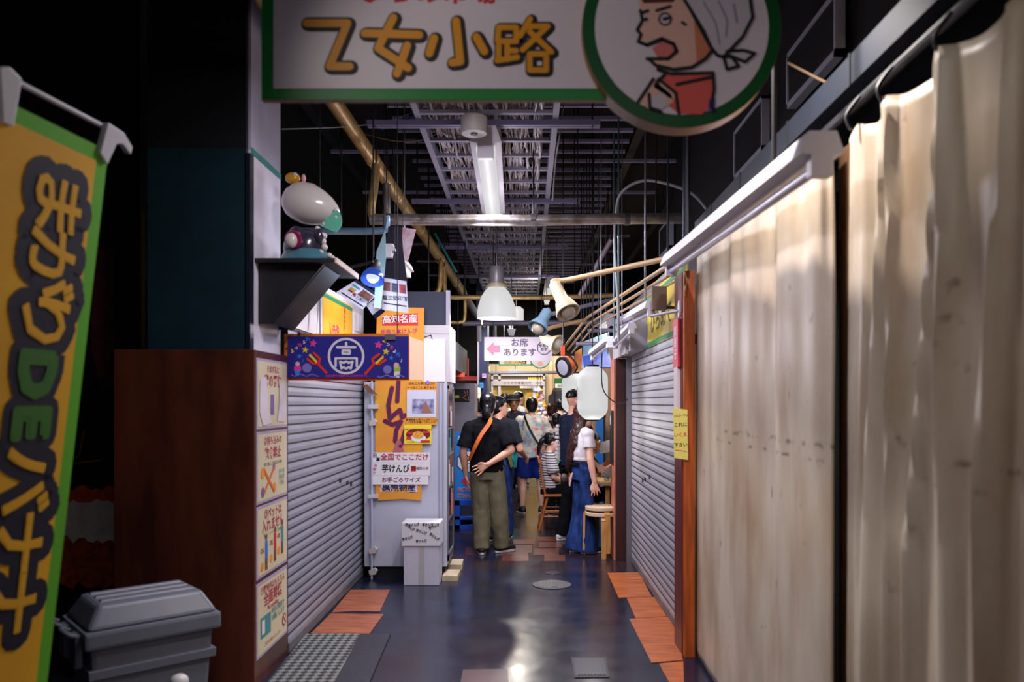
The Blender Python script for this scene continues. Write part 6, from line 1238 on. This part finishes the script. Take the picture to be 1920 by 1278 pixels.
tD, P, sc = person('person in a pale print shirt and blue shorts, black sling strap, seen from behind', (.07, 11.55, 0), 0, 1.66, dict(elL=(-.25, .05, 1.1), wrL=(-.18, .22, 1.02), elR=(.27, .03, 1.1), wrR=(.25, .18, .98), anL=(-.14, -.02, .075), anR=(.15, -.02, .075), knL=(-.125, .015, .48), knR=(.125, .015, .48), toeL=(-.45, 1), toeR=(.4, 1)), SKIN3, hair='thin', shoe=(SHK, SOLE), shirt_mat=hawaiian(), pants_mat=SHB, legs='short', build=1.14, vox=.0095, loose=.03, sleeve=.9, shirt_len=.83)
strap(tD, [V((-.1, -.05, 1.435)), V((-.09, -.14, 1.37)), V((-.02, -.19, 1.2)), V((.06, -.19, 1.06)), V((.12, -.185, .98))], .032, M('strap_black', (10, 10, 12), .6))
strap(tD, [V((.1, -.19, 1.0)), V((.15, -.17, .9)), V((.19, -.13, .78))], .085, M('bag_grey', (150, 146, 160), .6), 'sling_bag', .03)
tE, P, sc = person('seated person in a black and white striped top with a ponytail, on the spindle chair', (.28, 10.12, 0), -PI/2+.15, 1.6,
    dict(pelvis=(0, .02, .56), chest=(0, .0, .86), neck=(0, .0, 1.02), head=(0, .04, 1.175), shL=(-.16, .0, .97), shR=(.16, .0, .97), elL=(-.2, .05, .72), wrL=(-.14, .25, .68), elR=(.2, .03, .72), wrR=(.14, .22, .62),
         hipL=(-.09, .02, .53), knL=(-.1, .4, .52), anL=(-.1, .38, .075), hipR=(.09, .02, .53), knR=(.1, .4, .52), anR=(.1, .38, .075)), SKIN3, hair='tail', shoe=(SHK, SOLE), shirt_mat=stripes(), pants_mat=BLK, seat=True, vox=.009, pitch=-.25, sleeve=.8, loose=.02)
tF, P, sc = person('tall person with a faded haircut in dark shirt and black trousers behind the long-haired one', (.535, 9.25, 0), -1.0, 1.73, dict(elL=(-.22, .06, 1.1), wrL=(-.12, .22, 1.05), elR=(.22, .1, 1.12), wrR=(.12, .25, 1.1), anL=(-.1, -.08, .075), anR=(.08, .0, .075), knL=(-.1, .0, .48), toeL=(-.1, 1)), SKIN, hair='fade', shoe=(M('shoe_white', (206, 204, 206), .5), SOLE), shirt_mat=ISH, pants_mat=BLK, flare=(.08, .082), vox=.0085, sleeve=.9, loose=.02, yaw=0)
b = MB()
for i in range(9): z_ = 1.32-i*.045; x_ = -.12-.004*(i % 3); b.box(V((x_-.02*(i % 2), -.158, z_)), V((x_+.035, -.135, z_+.03)))
b.build('shirt_print', WHT, tF, local=True); strap(tF, [V((-.15, -.13, .93)), V((-.1, -.135, .925)), V((-.05, -.14, .935))], .014, M('cord_green', (40, 190, 110), .6), 'green_cord')
tG, P, sc = person('person with long brown hair, white cropped top and flared jeans, turned to the right', (.59, 8.5, 0), -1.2, 1.57,
    dict(pelvis=(0, 0, .96), hipL=(-.08, 0, .94), hipR=(.08, 0, .94), elR=(.215, .0, 1.1), wrR=(.235, .04, .84), elL=(-.18, .1, 1.12), wrL=(-.1, .24, 1.0), anL=(-.07, -.05, .075), anR=(.07, .03, .075), knL=(-.075, .0, .5), knR=(.075, .03, .5)), SKIN3, hair='long', hmat=HAIRB, shoe=(SHK, SOLE), shirt_mat=WHT, pants_mat=DENIM, shirt_len=1.07, flare=(.08, .12), build=.86, vox=.0075, sleeve=.55, loose=.012, yaw=-.2)
strap(tG, [V((-.13, -.088, .955)), V((.0, -.115, .955)), V((.13, -.088, .955))], .03, BLK, 'belt', .01)
strap(tG, [V((.03, -.125, .86)), V((.02, -.14, .78)), V((.0, -.14, .72)), V((-.015, -.14, .76)), V((.015, -.13, .85))], .012, M('loop_pink', (216, 176, 190), .6), 'strap_loop')
t = thing('key_pouch', 'small brown pouch with an orange clip hanging beside the flared jeans', 'pouch', (.5, 8.72, .85)); MB().sphere(PX(1058, 896, 8.62), (.045, .03, .05)).build('pouch', M('pouch_brown', (70, 52, 46), .5), t, smooth=True); tube('clip', bez([PX(1067, 884, 8.62), PX(1071, 893, 8.62), PX(1070, 905, 8.62), PX(1067, 900, 8.62), PX(1068, 886, 8.62)], 4), .006, ORANGE, t); tube('cord', [PX(1058, 890, 8.62), PX(1068, 866, 8.62)], .004, BLK, t)
tH, P, sc = person('grey-haired seated person reading a white sheet at the pale table', (.65, 9.72, 0), -PI/2+.1, 1.66,
    dict(pelvis=(0, -.02, .5), chest=(0, .06, .82), neck=(0, .1, .99), head=(0, .155, 1.14), shL=(-.17, .08, .94), shR=(.17, .08, .94), elL=(-.22, .18, .72), wrL=(-.1, .32, .84), elR=(.24, .22, .77), wrR=(.2, .42, .9), hdR=V((-.1, 1, .15)), pnR=V((0, 0, 1)), cuR=.4,
         hipL=(-.09, .02, .48), knL=(-.1, .42, .5), anL=(-.1, .42, .075), hipR=(.09, .02, .48), knR=(.1, .42, .5), anR=(.1, .42, .075)), SKIN2, hair='thin', hmat=HAIRG, shoe=(SHK, SHK), shirt_mat=BLK, pants_mat=BLK, seat=True, vox=.009, pitch=-.2)
t = thing('paper', 'white sheet of paper held by the grey-haired person', 'paper', PX(1132, 845, 9.5)); MB().prism([PX(u, v, 9.47) for u, v in ((1126, 829), (1144, 824), (1144, 846), (1124, 850))], (.03, .002, 0)).build('sheet', PAPER, t)
t = thing('stool', 'dark stool under the grey-haired seated person', 'stool', (.62, 9.72, 0)); box('seat', (.45, 9.55, .37), (.8, 9.9, .41), BROWNP, t, bevel=.006); b = MB(); [b.box((x_, y_, 0), (x_+.03, y_+.03, .37)) for x_ in (.47, .75) for y_ in (9.57, 9.85)]; b.build('leg', DARK, t)
# the crowd behind
person('person in dark blue seen past the steel refrigerator, back of the head', (-.75, 11.9, 0), .5, 1.66, None, SKIN2, hair='short', shoe=(SHK, SHK), shirt_mat=NAVY, pants_mat=BLK, vox=.011, yaw=.5)
person('person in light grey shirt with short black hair behind the bucket hat', (-.40, 14.3, 0), -.1, 1.75, None, SKIN2, hair='short', shoe=(SHK, SOLE), shirt_mat=BWH, pants_mat=BLK, vox=.012, build=1.1)
person('pale person in white looking right, behind the bucket hat', (-.17, 15.4, 0), -1.1, 1.8, None, SKIN3, hair='short', shoe=(SHK, SOLE), shirt_mat=WHT, pants_mat=BLK, vox=.012)
person('person in black with tied hair at the far right of the crowd', (.40, 12.7, 0), -.5, 1.57, dict(elL=(-.2, .15, 1.15), wrL=(-.1, .25, 1.25)), SKIN, hair='bun', hmat=HAIRB, shoe=(SHK, SHK), shirt_mat=BLK, pants_mat=BLK, vox=.011)
tN, P, sc = person('person in white shirt with black suspender straps far right', (.60, 14.0, 0), -.1, 1.66, None, SKIN3, hair='short', shoe=(SHK, SHK), shirt_mat=WHT, pants_mat=BLK, vox=.012, sleeve=1.2)
strap(tN, [V((-.06, -.1, 1.4)), V((-.06, -.14, 1.2)), V((-.05, -.13, .95))], .03, BLK, 'suspender')
person('short person in grey-white shirt beside the tall dark shirt', (.42, 11.3, 0), -.4, 1.44, None, SKIN, hair='short', shoe=(SHK, SOLE), shirt_mat=BWH, pants_mat=BLK, vox=.0105)
